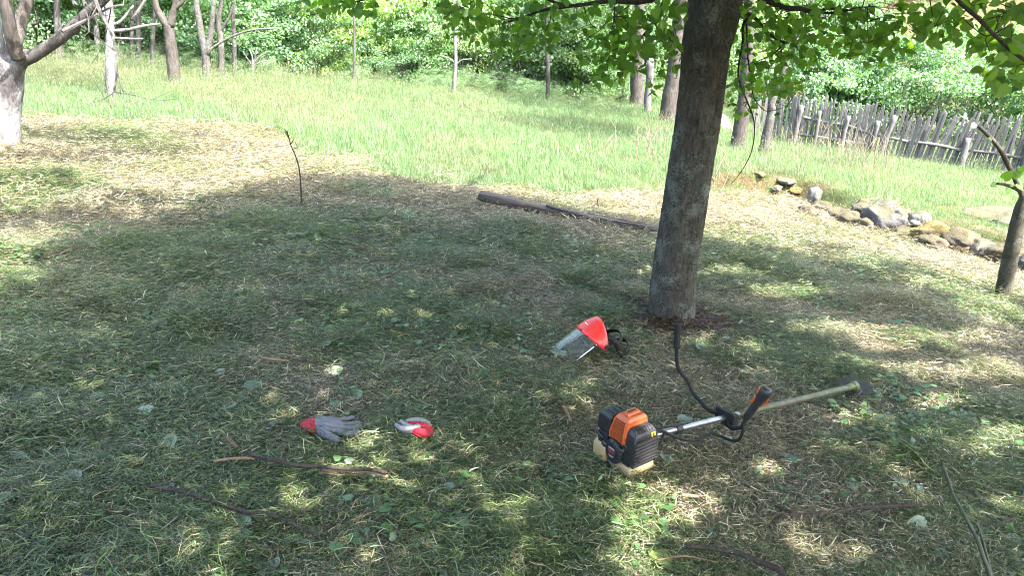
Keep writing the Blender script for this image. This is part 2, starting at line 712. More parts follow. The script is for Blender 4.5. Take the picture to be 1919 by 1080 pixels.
M['fallen_yellow'] = leaf_mat('fallen_leaf_yellow', [(0, (.26, .30, .07)), (1, (.34, .36, .12))], (1.2, 1.3, .7), .3, .05, .4)
M['bush'] = leaf_mat('bush_leaf', [(0, (.080, .150, .055)), (.5, (.145, .235, .098)), (1, (.22, .31, .150))], (1.5, 1.7, .85), .46, .06, .6, use_color=True)
M['bark'] = bark_mat('linden_bark', (.022, .019, .016), (.100, .087, .073), (.15, .165, .138), .58, 2.1, 1.0)
M['bark_grey'] = bark_mat('grey_bark', (.040, .035, .032), (.105, .097, .092), (.15, .165, .145), .5, 1.0, .6)
M['bark_brown'] = bark_mat('brown_bark', (.036, .031, .027), (.092, .081, .073), (.13, .14, .12), .25, .8, .6)
M['bark_white'] = bark_mat('pale_bark', (.05, .045, .042), (.12, .11, .105), (.16, .17, .155), .6, 1.0, .6, white=(.22, .215, .215))
M['bark_twig'] = bark_mat('twig_bark', (.020, .016, .013), (.068, .053, .045), (.11, .12, .10), .15, 3.0, .5)
M['bark_sap'] = bark_mat('sapling_bark', (.035, .031, .024), (.085, .077, .06), (.12, .13, .105), .4, 2.0, .5)
M['bark_green'] = simple('green_shoot_bark', (.022, .032, .012), .6, var=.35, scale=60)
M['wood_grey'] = wood_mat('weathered_fence_wood', (.07, .066, .066), (.235, .225, .226))
M['wood_rot'] = wood_mat('rotten_timber', (.028, .023, .021), (.125, .105, .095), 1.0, 0)
M['wood_pale'] = wood_mat('split_pale_wood', (.12, .075, .045), (.24, .165, .105), 2.0, 0)
M['rock'] = rock_mat('grey_rock', (.038, .037, .037), (.128, .125, .124), (.06, .058, .03), .12)
M['rock_lichen'] = rock_mat('lichened_rock', (.045, .042, .04), (.135, .128, .12), (.085, .075, .035), .3)
M['rock_moss'] = rock_mat('mossy_rock', (.045, .035, .026), (.11, .09, .07), (.13, .105, .028), .8)
M['rock_brown'] = rock_mat('earthy_rock', (.030, .023, .017), (.105, .082, .062), (.07, .06, .027), .35)
M['rock_pale'] = rock_mat('pale_rock', (.04, .036, .033), (.10, .094, .088), (.07, .065, .03), .25)
M['orange'] = simple('orange_plastic', (.36, .072, .016), .42, var=.15, scale=25, dirt=((.16, .07, .03), .60), bump=.1)
M['black'] = simple('black_plastic', (.018, .018, .020), .42, var=.4, scale=40, dirt=((.045, .04, .033), .66), bump=.15, spec=.35)
M['rubber'] = simple('black_rubber', (.008, .008, .009), .7, var=.3, scale=50, dirt=((.032, .028, .022), .62), spec=.3)
M['alu'] = simple('aluminium', (.30, .30, .32), .36, .9, .12, 40, dirt=((.26, .25, .22), .60))
M['alu_dirty'] = simple('dirty_aluminium', (.085, .075, .048), .6, .2, .35, 18, dirt=((.055, .068, .024), .46), bump=.15)
M['tank'] = simple('yellowed_tank_plastic', (.27, .205, .105), .38, var=.18, scale=14, dirt=((.22, .15, .07), .56), spec=.5)
M['dark_in'] = simple('dark_recess', (.010, .007, .006), .8, var=.2)
M['red_in'] = simple('dark_red_inside', (.055, .012, .008), .7, var=.3)  # plain dark red fill behind the orange grille and in the shroud's top slot
M['grass_green_gear'] = simple('grass_stained_metal', (.085, .095, .045), .6, .2, .4, 25, dirt=((.05, .075, .02), .45), bump=.3)
M['yellow'] = simple('yellow_sticker', (.72, .44, .02), .45, var=.06)
M['ink'] = simple('sticker_ink', (.012, .012, .012), .5, var=.1)
M['grey_print'] = simple('grey_print', (.20, .20, .20), .5, var=.2)
M['red_print'] = simple('red_print', (.30, .045, .03), .5, var=.2)
M['red'] = simple('red_plastic', (.62, .022, .020), .36, var=.10, scale=12, dirt=((.40, .05, .045), .64), coat=.15)
M['red_knit'] = simple('red_knit', (.27, .007, .018), .9, var=.3, scale=160, bump=.6)
M['glove_grey'] = simple('grey_glove_coating', (.088, .092, .118), .62, var=.16, scale=40, bump=.35, dirt=((.07, .07, .08), .58))
M['glove_pale'] = simple('worn_pale_glove_coating', (.165, .158, .158), .62, var=.2, scale=30, bump=.35, dirt=((.16, .16, .19), .56))
M['edge'] = simple('white_plastic_edge', (.78, .80, .84), .3, var=.05)


def ground_mat():
    m, t, out = nodes('ground_soil')
    p = N(t, 'ShaderNodeBsdfPrincipled')
    p.inputs['Roughness'].default_value = .95
    p.inputs['Specular IOR Level'].default_value = .1
    n1 = noise_(t, 1.3, 5, .6)
    n2 = noise_(t, 55, 6, .75)
    n3 = noise_(t, 14, 4, .6)
    dry = ramp(t, n2, [(.35, (.030, .018, .011)), (.52, (.080, .050, .030)), (.7, (.18, .13, .08))])
    grn = ramp(t, n2, [(.35, (.018, .022, .010)), (.55, (.045, .058, .022)), (.72, (.11, .12, .055))])
    f = ramp(t, math_(t, 'ADD', math_(t, 'MULTIPLY', n1, .6), math_(t, 'MULTIPLY', n3, .4)), [(.42, (0, 0, 0)), (.58, (1, 1, 1))])
    c = mixc(t, f, dry, grn)
    t.links.new(c, p.inputs['Base Color'])
    t.links.new(bump_(t, n2, .8, .02), p.inputs['Normal'])
    t.links.new(p.outputs[0], out.inputs[0])
    return m


M['ground'] = ground_mat()


def visor_mat():
    m, t, out = nodes('clear_visor')
    tr = N(t, 'ShaderNodeBsdfTransparent')
    tr.inputs[0].default_value = (.90, .93, .93, 1)
    gl = N(t, 'ShaderNodeBsdfGlossy')
    gl.inputs['Roughness'].default_value = .2
    df = N(t, 'ShaderNodeBsdfDiffuse')
    df.inputs[0].default_value = (.62, .66, .70, 1)
    fr = N(t, 'ShaderNodeFresnel')
    fr.inputs[0].default_value = 1.5
    m1 = N(t, 'ShaderNodeMixShader')
    t.links.new(math_(t, 'MULTIPLY', fr.outputs[0], .16, True), m1.inputs[0])
    t.links.new(tr.outputs[0], m1.inputs[1])
    t.links.new(gl.outputs[0], m1.inputs[2])
    sc = ramp(t, noise_(t, 9, 4, .6, dist=.8), [(.38, (.035, .035, .035)), (.68, (.13, .13, .13))])
    m2 = N(t, 'ShaderNodeMixShader')
    t.links.new(sc, m2.inputs[0])
    t.links.new(m1.outputs[0], m2.inputs[1])
    t.links.new(df.outputs[0], m2.inputs[2])
    t.links.new(m2.outputs[0], out.inputs[0])
    return m


M['visor'] = visor_mat()

# ================================================================== GROUND
def graded(lo, hi, fine_lo, fine_hi, step, grow=1.12):
    c = list(np.arange(fine_lo, fine_hi + 1e-6, step))
    s, x = step, fine_lo
    left = []
    while x > lo:
        s *= grow
        x -= s
        left.append(x)
    s, x = step, fine_hi
    right = []
    while x < hi:
        s *= grow
        x += s
        right.append(x)
    return np.array(left[::-1] + c + right)


gx = graded(-160, 160, -5.0, 6.0, .05, 1.06)
gy = graded(-60, 260, 1.4, 9.0, .05, 1.06)
GX, GY = np.meshgrid(gx, gy)
GZ = zt(GX.ravel(), GY.ravel())
GV = np.stack([GX.ravel(), GY.ravel(), GZ], 1)
nx, ny = len(gx), len(gy)
ii = (np.arange(ny - 1)[:, None] * nx + np.arange(nx - 1)[None]).ravel()
g_o = link('ground', mk('ground', GV, np.stack([ii, ii + 1, ii + nx + 1, ii + nx], 1), M['ground'], True))
tag(g_o, 'sloping orchard ground of soil and thatch under the mown grass', 'ground', kind='structure')

# edge of the mown area (far side), from left to right
MOWN = [plane_pt(*p)[:2] for p in [(-420, 205), (-100, 215), (30, 222), (250, 226), (420, 233), (528, 246), (550, 278), (562, 302), (690, 302), (714, 334), (900, 358), (1080, 366),
                                  (1230, 362), (1330, 366)]] + [w + np.array([0, -.04]) for w in WALL] + [np.array([8, 2]), np.array([8, -8]), np.array([-12, -8]), np.array([-14, 8])]


def mown(x, y):
    wx = x + .18 * (vnoise(x, y, .5, 31) - .5)
    wy = y + .35 * (vnoise(x, y, .45, 32) - .5)
    return in_poly(wx, wy, MOWN)


# ------------------------------------------------------------------ tufts: a small library that is scattered by geometry nodes
LIB = {}


def lib(name, meshes):
    c = bpy.data.collections.new(name)
    for i, me in enumerate(meshes):
        o = bpy.data.objects.new('%s_%02d' % (name, i), me)
        c.objects.link(o)
    LIB[name] = c
    return c


def blades(n, spread, length, width, lift, curve, seed, lying=True, nseg=3):
    """n grass blades as bent strips; lying ones are cut clippings, the others stand"""
    g = np.random.default_rng(seed)
    a = g.random(n) * 2 * math.pi
    rr = spread * np.sqrt(g.random(n))
    p0 = np.stack([rr * np.cos(a), rr * np.sin(a), np.zeros(n)], 1)
    L = length[0] + (length[1] - length[0]) * g.random(n) ** 1.6
    W = width[0] + (width[1] - width[0]) * g.random(n)
    yaw = g.random(n) * 2 * math.pi
    ts = np.linspace(0, 1, nseg + 1)
    if lying:
        p0[:, 2] = lift[0] + (lift[1] - lift[0]) * g.random(n) ** 1.4
        pitch = g.normal(0, .26, n)
        bend = g.normal(0, curve, n)
        pts = []
        pos = p0 - np.stack([np.cos(yaw), np.sin(yaw), np.zeros(n)], 1) * (L / 2)[:, None]
        for k, t in enumerate(ts):
            if k:
                yy = yaw + bend * (t - .5)
                pp = pitch * (1 - 1.6 * t)
                pos = pos + np.stack([np.cos(yy) * np.cos(pp), np.sin(yy) * np.cos(pp), np.sin(pp)], 1) * (L / nseg)[:, None]
            pts.append(pos)
        up = np.stack([g.normal(0, .5, n), g.normal(0, .5, n), np.ones(n)], 1)
    else:
        pitch0 = math.pi / 2 - np.abs(g.normal(0, .25, n)) - lift[0]
        droop = np.abs(g.normal(0, curve, n))
        pts, pos = [], p0
        for k, t in enumerate(ts):
            if k:
                pp = pitch0 - droop * t * t * 1.6
                pos = pos + np.stack([np.cos(yaw) * np.cos(pp), np.sin(yaw) * np.cos(pp), np.sin(pp)], 1) * (L / nseg)[:, None]
            pts.append(pos)
        up = np.stack([np.cos(yaw), np.sin(yaw), np.full(n, .3)], 1)
    dirv = unit(pts[-1] - pts[0])
    side = unit(np.cross(dirv, up))
    V, prof = [], (np.array([.8, 1, .9, .5, .3]) if lying else np.array([.8, 1, .75, .18, .05]))
    pr = np.interp(ts, np.linspace(0, 1, 5), prof)
    for k in range(nseg + 1):
        V.append(pts[k] - side * (W * pr[k] / 2)[:, None])
        V.append(pts[k] + side * (W * pr[k] / 2)[:, None])
    V = np.stack(V, 1)
    V[:, :, 2] = np.maximum(V[:, :, 2], .0005)
    k2 = 2 * (nseg + 1)
    F = np.concatenate([np.stack([np.arange(n) * k2 + 2 * s, np.arange(n) * k2 + 2 * s + 1, np.arange(n) * k2 + 2 * s + 3, np.arange(n) * k2 + 2 * s + 2], 1) for s in range(nseg)])
    v = np.repeat(g.random(n), k2)
    return V.reshape(-1, 3), F, v


# leaf outlines in the local xy-plane, stalk end at the origin, tip along +y, slightly folded
def heart(w=.5, fold=.12, nick=.10):
    pts = [(0, 0), (.22, -nick), (.42, .02), (.50, .28), (.42, .58), (.22, .84), (0, 1.06)]
    V = [(0, 0, 0), (0, .35, -fold * .25), (0, .7, -fold * .15), (0, 1.06, -.10)]
    Rr = [(x * w / .5, y, fold * x - .06 * y * y) for x, y in pts[1:-1]]
    V += Rr + [(-x, y, z) for x, y, z in Rr]
    r0, l0 = 4, 9
    F = []
    for b, s in ((r0, 1), (l0, -1)):
        q = [(0, b, b + 1), (0, b + 1, b + 2, 1), (1, b + 2, b + 3, 2), (2, b + 3, b + 4, 3)]
        F += [f if s > 0 else f[::-1] for f in q]
    return np.array(V), F


def oval(w=.26, fold=.1):
    V = [(0, 0, 0), (w, .35, fold * w), (w * .75, .7, fold * w - .03), (0, 1, -.06), (-w * .75, .7, fold * w - .03), (-w, .35, fold * w)]
    return np.array(V), [(0, 1, 2, 3), (0, 3, 4, 5)]


def scatter_leaves(T, F, pos, rot, scale, seed=0):
    """many copies of a leaf outline as one mesh"""
    n, k = len(pos), len(T)
    V = np.einsum('nij,kj->nki', rot, T) * np.asarray(scale)[:, None, None] + pos[:, None]
    out = []
    for f in F:
        out.append(np.array(f)[None] + (np.arange(n) * k)[:, None])
    quads = [f for f in out if f.shape[1] == 4]
    tris = [f for f in out if f.shape[1] == 3]
    v = np.repeat(np.random.default_rng(seed).random(n), k)
    return V.reshape(-1, 3), quads, tris, v


def mk_mixed(name, V, quads, tris, mat, v, smooth=False):
    me = bpy.data.meshes.new(name)
    me.vertices.add(len(V))
    me.vertices.foreach_set('co', np.asarray(V, np.float32).ravel())
    q = np.concatenate(quads).astype(np.int32) if quads else np.zeros((0, 4), np.int32)
    t = np.concatenate(tris).astype(np.int32) if tris else np.zeros((0, 3), np.int32)
    me.loops.add(q.size + t.size)
    me.loops.foreach_set('vertex_index', np.concatenate([q.ravel(), t.ravel()]))
    me.polygons.add(len(q) + len(t))
    me.polygons.foreach_set('loop_start', np.concatenate([np.arange(len(q)) * 4, q.size + np.arange(len(t)) * 3]).astype(np.int32))
    me.update(calc_edges=True)
    a = me.attributes.new('v', 'FLOAT', 'POINT')
    a.data.foreach_set('value', np.asarray(v, np.float32))
    if smooth:
        me.polygons.foreach_set('use_smooth', np.ones(len(me.polygons), bool))
    me.materials.append(mat)
    return me


def rot_from(y, z):
    """(n,3,3) with columns x,y,z from tip direction and rough normal"""
    y = unit(y)
    x = unit(np.cross(y, z))
    z = np.cross(x, y)
    return np.stack([x, y, z], 2)


def rand_dirs(n, g):
    return unit(g.normal(size=(n, 3)))


mown_m, tall_m = [], []
for s in range(4):
    V, F, v = blades(290, .20, (.010, .066), (.0013, .0034), (.000, .030), .5, 100 + s)
    mown_m.append(mk('clippings', V, F, M['mown'], v=v))
lib('clippings', mown_m)
m_ = []
for s in range(3):
    V, F, v = blades(70, .13, (.02, .07), (.0016, .0034), (.35,), .7, 140 + s, False, 2)
    m_.append(mk('stubble', V, F, M['mown'], v=v))
lib('stubble', m_)
m_ = []
for s in range(3):
    V, F, v = blades(110, .19, (.045, .145), (.0015, .0034), (.002, .036), .6, 160 + s)
    m_.append(mk('long_clippings', V, F, M['mown'], v=v))
lib('long_clippings', m_)
m_ = []
for s in range(3):
    V, F, v = blades(46, .17, (.12, .34), (.003, .006), (.05,), .55, 180 + s, False, 3)
    m_.append(mk('tall_grass', V, F, M['tall'], v=v))
for s in range(2):       # with seed heads on thin stalks
    V, F, v = blades(22, .17, (.3, .5), (.0022, .0035), (.0,), .22, 190 + s, False, 3)
    n = 22
    tips = V.reshape(n, 8, 3)[:, 6]
    T, lf = oval(.07, 0)
    g = np.random.default_rng(s)
    Vs, qs, ts_, vs = scatter_leaves(T, lf, tips - np.array([0, 0, .02]), rot_from(np.array([[0, 0, 1.0]]) + .3 * g.normal(size=(n, 3)), rand_dirs(n, g)), np.full(n, .055), s)
    m_.append(mk_mixed('tall_grass', np.vstack([V, Vs]), [F] + [q + len(V) for q in qs], [], M['tall'], np.concatenate([v * .6, .86 + .14 * vs])))
lib('tall_grass', m_)
m_ = []
for s in range(3):       # low broad-leaved weeds
    g = np.random.default_rng(200 + s)
    n = 26
    pos = np.stack([g.normal(0, .07, n), g.normal(0, .07, n), .012 + .045 * g.random(n)], 1)
    T, lf = (heart(.55, .1) if s < 2 else oval(.22))
    Vs, qs, ts_, vs = scatter_leaves(T, lf, pos, rot_from(np.stack([g.normal(size=n), g.normal(size=n), .15 * g.normal(size=n)], 1), np.array([[0, 0, 1.0]]) + .45 * g.normal(size=(n, 3))), .010 + .020 * g.random(n), s)
    m_.append(mk_mixed('weeds', Vs, qs, ts_, M['weed'], vs))
lib('weeds', m_)


def gn_group(coll):
    t = bpy.data.node_groups.new('scatter_' + coll.name, 'GeometryNodeTree')
    t.interface.new_socket('Geometry', in_out='INPUT', socket_type='NodeSocketGeometry')
    t.interface.new_socket('Geometry', in_out='OUTPUT', socket_type='NodeSocketGeometry')
    i, o = t.nodes.new('NodeGroupInput'), t.nodes.new('NodeGroupOutput')
    ci = t.nodes.new('GeometryNodeCollectionInfo')
    ci.inputs['Collection'].default_value = coll
    ci.inputs['Separate Children'].default_value = True
    ci.inputs['Reset Children'].default_value = True
    ip = t.nodes.new('GeometryNodeInstanceOnPoints')
    ip.inputs['Pick Instance'].default_value = True

    def att(name, typ):
        a = t.nodes.new('GeometryNodeInputNamedAttribute')
        a.data_type = typ
        a.inputs['Name'].default_value = name
        return a.outputs['Attribute']
    m2p = t.nodes.new('GeometryNodeMeshToPoints')
    t.links.new(i.outputs[0], m2p.inputs[0])
    t.links.new(m2p.outputs[0], ip.inputs['Points'])
    t.links.new(ci.outputs[0], ip.inputs['Instance'])
    t.links.new(att('idx', 'INT'), ip.inputs['Instance Index'])
    er = t.nodes.new('FunctionNodeEulerToRotation')
    t.links.new(att('rot', 'FLOAT_VECTOR'), er.inputs[0])
    t.links.new(er.outputs[0], ip.inputs['Rotation'])
    t.links.new(att('scl', 'FLOAT'), ip.inputs['Scale'])
    t.links.new(ip.outputs[0], o.inputs[0])
    return t


def scatter(name, coll, P, idx, rot, scl, tone, label, cat):
    me = bpy.data.meshes.new(name)
    n = len(P)
    me.vertices.add(n)
    me.vertices.foreach_set('co', np.asarray(P, np.float32).ravel())
    for nm, typ, arr in (('idx', 'INT', idx.astype(np.int32)), ('scl', 'FLOAT', scl.astype(np.float32)), ('tone', 'FLOAT', tone.astype(np.float32))):
        a = me.attributes.new(nm, typ, 'POINT')
        a.data.foreach_set('value', arr)
    a = me.attributes.new('rot', 'FLOAT_VECTOR', 'POINT')
    a.data.foreach_set('vector', np.asarray(rot, np.float32).ravel())
    o = link(name, me)
    md = o.modifiers.new('scatter', 'NODES')
    md.node_group = gn_group(coll)
    return tag(o, label, cat, kind='stuff')


def slope_rot(P, yaw):
    """tilt with the ground (fixed small slope) and spin"""
    e = .06
    sx = (zt(P[:, 0] + e, P[:, 1]) - zt(P[:, 0] - e, P[:, 1])) / (2 * e)
    sy = (zt(P[:, 0], P[:, 1] + e) - zt(P[:, 0], P[:, 1] - e)) / (2 * e)
    return sx, sy


def place_pts(n, x0, x1, y0, y1, dens, seed, margin=260):
    """random points in a rectangle thinned by dens(x,y) in 0..1 and by what the camera could see"""
    g = np.random.default_rng(seed)
    x, y = x0 + (x1 - x0) * g.random(n), y0 + (y1 - y0) * g.random(n)
    k = g.random(n) < dens(x, y)
    x, y = x[k], y[k]
    z = zt(x, y)
    P = np.stack([x, y, z], 1)
    px, py, c = proj(P)
    k = (c > .3) & (px > -margin) & (px < 1919 + margin) & (py < 1080 + margin)
    return P[k], g


def rots(P, g):
    sx, sy = slope_rot(P, None)
    return np.stack([np.arctan(sy), -np.arctan(sx), g.random(len(P)) * 6.283], 1)


# tilt must act after the spin about z; XYZ Euler turns x first, so tilt and spin are composed exactly here
def rots(P, g, tilt=0.0):
    sx, sy = slope_rot(P, None)
    out = np.empty((len(P), 3))
    nrm = unit(np.stack([-sx, -sy, np.ones(len(P))], 1) + tilt * g.normal(size=(len(P), 3)))
    yaw = g.random(len(P)) * 6.283
    yd = np.stack([np.cos(yaw), np.sin(yaw), np.zeros(len(P))], 1)
    m = rot_from(yd, nrm)
    # matrix (cols x,y,z) to XYZ euler
    out[:, 1] = -np.arcsin(np.clip(m[:, 2, 0], -1, 1))
    out[:, 0] = np.arctan2(m[:, 2, 1], m[:, 2, 2])
    out[:, 2] = np.arctan2(m[:, 1, 0], m[:, 0, 0])
    return out


CLEAR = []
for line in ([(288, 929), (392, 956), (480, 982), (556, 1004), (604, 1030)], [(520, 988), (600, 975), (642, 968)], [(402, 880), (470, 873), (560, 894), (650, 901), (726, 909)], [(480, 870), (440, 845), (418, 828)],
             [(1450, 966), (1530, 979), (1600, 970), (1717, 964)], [(1284, 1043), (1345, 1049), (1400, 1064), (1470, 1096)], [(565, 798), (680, 800)], [(600, 812), (635, 828)], [(742, 798), (806, 812)],
             [(1050, 650), (1100, 664), (1140, 662)], [(1120, 880), (1225, 885)], [(492, 685), (543, 691)], [(1276, 946), (1307, 949)]):
    for (ax_, ay_), (bx_, by_) in zip(line[:-1], line[1:]):
        for t_ in np.linspace(0, 1, 8):
            CLEAR.append(plane_pt(ax_ + (bx_ - ax_) * t_, ay_ + (by_ - ay_) * t_)[:2])
CLEAR = np.array(CLEAR)


def clearf(x, y):
    """long wisps and stubble are pressed down where something lies on them"""
    d = np.full(len(x), 1e9)
    for cx_, cy_ in CLEAR:
        d = np.minimum(d, (x - cx_) ** 2 + (y - cy_) ** 2)
    return (d > .11 ** 2) * 1.0


def heapf(x, y):
    h = np.zeros(len(x))
    for hx, hy, hr, hh in HEAPS:
        h = np.maximum(h, np.exp(-((x - hx) ** 2 + (y - hy) ** 2) / (hr * hr * .7)) * min(1, hh / .05))
    return h


TR = plane_pt(1262, 603)       # foot of the big trunk


def dryness(x, y):
    d = .08 + sstep(.43, .56, fbm(x, y, 1.0, 41)) * .70 + .40 * sstep(.45, .62, fbm(x, y, .35, 45)) - .05
    d = d - .8 * heapf(x, y)
    px, py, c = proj(np.stack([x, y, zt(x, y)], 1))
    d = d + .5 * np.exp(-((x - TR[0]) ** 2 + (y - TR[1]) ** 2) / .16)          # bare earth round the trunk
    d = d + .35 * sstep(6.2, 7.6, y)                                          # drier in the sun beyond the tree
    d = d + .75 * np.exp(-(wall_side(x, y) / .45) ** 2) * (x > 2)             # foot of the stones
    for cx, cy, r, a in ((.3, 3.2, .55, .5), (-.25, 6.6, .35, .6), (-.75, 3.35, .6, .3), (-2.1, 4.2, .5, .4), (.2, 5.0, .6, .35), (2.6, 4.2, .7, .35)):
        d = d + a * np.exp(-((x - cx) ** 2 + (y - cy) ** 2) / (r * r))
    for cx, cy, r, a in ((-1.6, 2.7, .6, .6), (-2.4, 3.2, .6, .5), (-1.2, 4.6, .8, .5), (.35, 2.35, .25, .6), (-.55, 2.62, .22, .7), (-1.2, 2.0, .5, .5), (2.6, 2.9, .7, .35), (1.6, 3.9, .5, .4)):
        d = d - a * np.exp(-((x - cx) ** 2 + (y - cy) ** 2) / (r * r))
    return np.clip(d, 0, 1)


def bare(x, y):
    return np.exp(-((x - TR[0] - .03) ** 2 + (y - TR[1] + .12) ** 2) / .17)


# cut grass lying on the mown part: near patch dense, far patch coarser
P, g = place_pts(18000, -3.6, 4.4, 1.3, 5.6, lambda x, y: mown(x, y) * np.clip(1.15 - 1.9 * bare(x, y), 0, 1) * (1 - .42 * dryness(x, y)), 1)
n = len(P)
t_ = np.clip(.20 + .80 * dryness(P[:, 0], P[:, 1]) + g.normal(0, .12, n), 0, 1)
P[:, 2] += .012 * g.random(n) + .02 * heapf(P[:, 0], P[:, 1]) * g.random(n)
scatter('mown_grass', LIB['clippings'], P, g.integers(0, 4, n), rots(P, g, .12), .75 + .5 * g.random(n), t_,
        'short green and straw-coloured mown clippings matted over the shaded foreground', 'grass')
P, g = place_pts(16000, -10, 9, 5.6, 13.5, lambda x, y: mown(x, y) * sstep(14, 5, y) * (1 - .7 * bare(x, y)), 2)
n = len(P)
t_ = np.clip(.22 + .72 * dryness(P[:, 0], P[:, 1]) + g.normal(0, .12, n), 0, 1)
P[:, 2] += .012 * g.random(n)
scatter('mown_grass', LIB['clippings'], P, g.integers(0, 4, n), rots(P, g, .14), 1.2 + .7 * g.random(n), t_,
        'pale drying clippings matted over the sunlit mown strip beyond the big tree', 'grass')
# longer wisps in heaps and swathes
P, g = place_pts(17000, -9, 7, 1.3, 11.5, lambda x, y: clearf(x, y) * mown(x, y) * np.clip(.03 + 1.2 * heapf(x, y) + .22 * sstep(.52, .66, fbm(x, y, .8, 51)), 0, 1) * sstep(12, 3, y) * np.clip(1 - 1.6 * bare(x, y), 0, 1), 3)
n = len(P)
hp = heapf(P[:, 0], P[:, 1])
t_ = np.clip(.05 + .55 * dryness(P[:, 0], P[:, 1]) * (1 - hp) + g.normal(0, .06, n), 0, 1)
P[:, 2] += .03 * hp * g.random(n)
scatter('grass_swathes', LIB['long_clippings'], P, g.integers(0, 3, n), rots(P, g, .25), .7 + .5 * g.random(n), t_,
        'longer dark green wisps of cut grass lying in small heaps and swathes', 'grass')
# stubble that stands
P, g = place_pts(9000, -9, 7, 1.3, 11.5, lambda x, y: clearf(x, y) * mown(x, y) * np.clip(.25 + .6 * sstep(.5, .66, fbm(x, y, .7, 61)), 0, 1) * sstep(13, 3, y) * np.clip(1 - 1.6 * bare(x, y), 0, 1), 4)
n = len(P)
t_ = np.clip(.05 + .6 * dryness(P[:, 0], P[:, 1]) + g.normal(0, .08, n), 0, 1)
scatter('grass_stubble', LIB['stubble'], P, g.integers(0, 3, n), rots(P, g, .1), .6 + .7 * g.random(n), t_,
        'short upright tufts of grass still rooted in the mown ground', 'grass')
P, g = place_pts(3600, -6, 6, 1.3, 9, lambda x, y: clearf(x, y) * mown(x, y) * np.clip(.10 + .8 * sstep(.55, .68, fbm(x, y, .6, 71)), 0, 1) * sstep(10, 2.5, y) * (1 - bare(x, y)), 5)
n = len(P)
P[:, 2] += .008
scatter('low_weeds', LIB['weeds'], P, g.integers(0, 3, n), rots(P, g, .15), .7 + .8 * g.random(n), np.zeros(n),
        'small round-leaved weeds scattered through the mown grass', 'weeds')

# brown litter and crumbled earth round the roots of the big tree
M['litter'] = blade_mat('root_litter', [(0, (.022, .012, .008)), (1, (.06, .03, .018))], [(0, (.035, .018, .011)), (.6, (.085, .045, .027)), (1, (.15, .10, .06))])
m_ = []
for s in range(2):
    V, F, v = blades(160, .09, (.006, .035), (.003, .009), (.0, .014), .5, 230 + s, True, 2)
    m_.append(mk('litter', V, F, M['litter'], v=v))
lib('litter', m_)
g = np.random.default_rng(14)
n = 420
a, r = g.random(n) * 6.283, .10 + .36 * g.random(n) ** .8
P = np.stack([TR[0] + .03 + r * np.cos(a) * 1.15, TR[1] - .04 + r * np.sin(a), np.zeros(n)], 1)
P[:, 2] = zt(P[:, 0], P[:, 1]) + .004 + .03 * np.clip(1 - r / .3, 0, 1) * g.random(n)
scatter('root_litter', LIB['litter'], P, g.integers(0, 2, n), rots(P, g, .2), .7 + .6 * g.random(n), np.clip(.6 + .3 * g.normal(size=n), 0, 1),
        'reddish brown bark crumbs and earth round the foot of the big trunk', 'litter')

# the uncut meadow
EDGE_P = np.array([plane_pt(*q)[:2] for q in [(-300, 112), (50, 118), (300, 132), (480, 146), (700, 158), (900, 176), (1180, 200), (1450, 222), (1700, 222), (1919, 240), (2200, 270)]])
EDGE_Y = lambda x: np.interp(x, EDGE_P[:, 0], EDGE_P[:, 1])
print('edge', EDGE_P.round(1).tolist())


def meadow_d(x, y):
    return (~mown(x, y)) * (y < EDGE_Y(x) + .6 + 6 * sstep(3.5, 5.5, x)) * (y > 3.5) * np.where((x > 2.3) & (y < 6.5), wall_side(x, y) > .12, True)


P, g = place_pts(52000, -14, 14, 4.5, 17, lambda x, y: meadow_d(x, y) * 1.0, 6)
n = len(P)
short = np.clip(1 - np.exp(-np.maximum(wall_side(P[:, 0], P[:, 1]), 0)), 0, 1)
right = sstep(2, 4, P[:, 0]) * sstep(15, 9, P[:, 1])
sc = (.46 + .30 * g.random(n)) * (1 - .35 * right) * (.62 + .75 * fbm(P[:, 0], P[:, 1], 1.1, 81))
left = sstep(-2, -6, P[:, 0]) * sstep(12, 15, P[:, 1])
idx = np.where(g.random(n) < .07 + .25 * left * (1 - right), 3 + g.integers(0, 2, n), g.integers(0, 3, n))
t_ = np.clip(.05 + .45 * sstep(.48, .66, fbm(P[:, 0], P[:, 1], 1.3, 85)) + .25 * left + g.normal(0, .05, n), 0, 1)
scatter('meadow_grass', LIB['tall_grass'], P, idx, rots(P, g, .12), sc, t_, 'tall bright sunlit meadow grass not yet mown, beyond the cut edge', 'grass')
P, g = place_pts(26000, -20, 22, 17, 33, lambda x, y: meadow_d(x, y) * 1.0, 7)
n = len(P)
left = sstep(-2, -6, P[:, 0])
idx = np.where(g.random(n) < .2 + .3 * left, 3 + g.integers(0, 2, n), g.integers(0, 3, n))
t_ = np.clip(.10 + .3 * sstep(.5, .7, fbm(P[:, 0], P[:, 1], 2.5, 85)) + .25 * left + g.normal(0, .05, n), 0, 1)
scatter('far_meadow_grass', LIB['tall_grass'], P, idx, rots(P, g, .12), .58 + .3 * g.random(n), t_, 'taller seeding grass along the far edge of the meadow by the wood', 'grass')
# dry grass hanging over the stones and at their foot
P, g = place_pts(3000, 2.2, 6.5, 3.5, 9, lambda x, y: np.exp(-((wall_side(x, y) - .0) / .16) ** 2) * (x > 2.3), 8)
n = len(P)
P[:, 2] += .0 + .10 * g.random(n)
scatter('dry_grass', LIB['long_clippings'], P, g.integers(0, 3, n), rots(P, g, .6), .5 + .5 * g.random(n), np.clip(.9 + g.normal(0, .06, n), 0, 1),
        'dead straw-brown grass caught along the row of half-buried stones', 'grass')

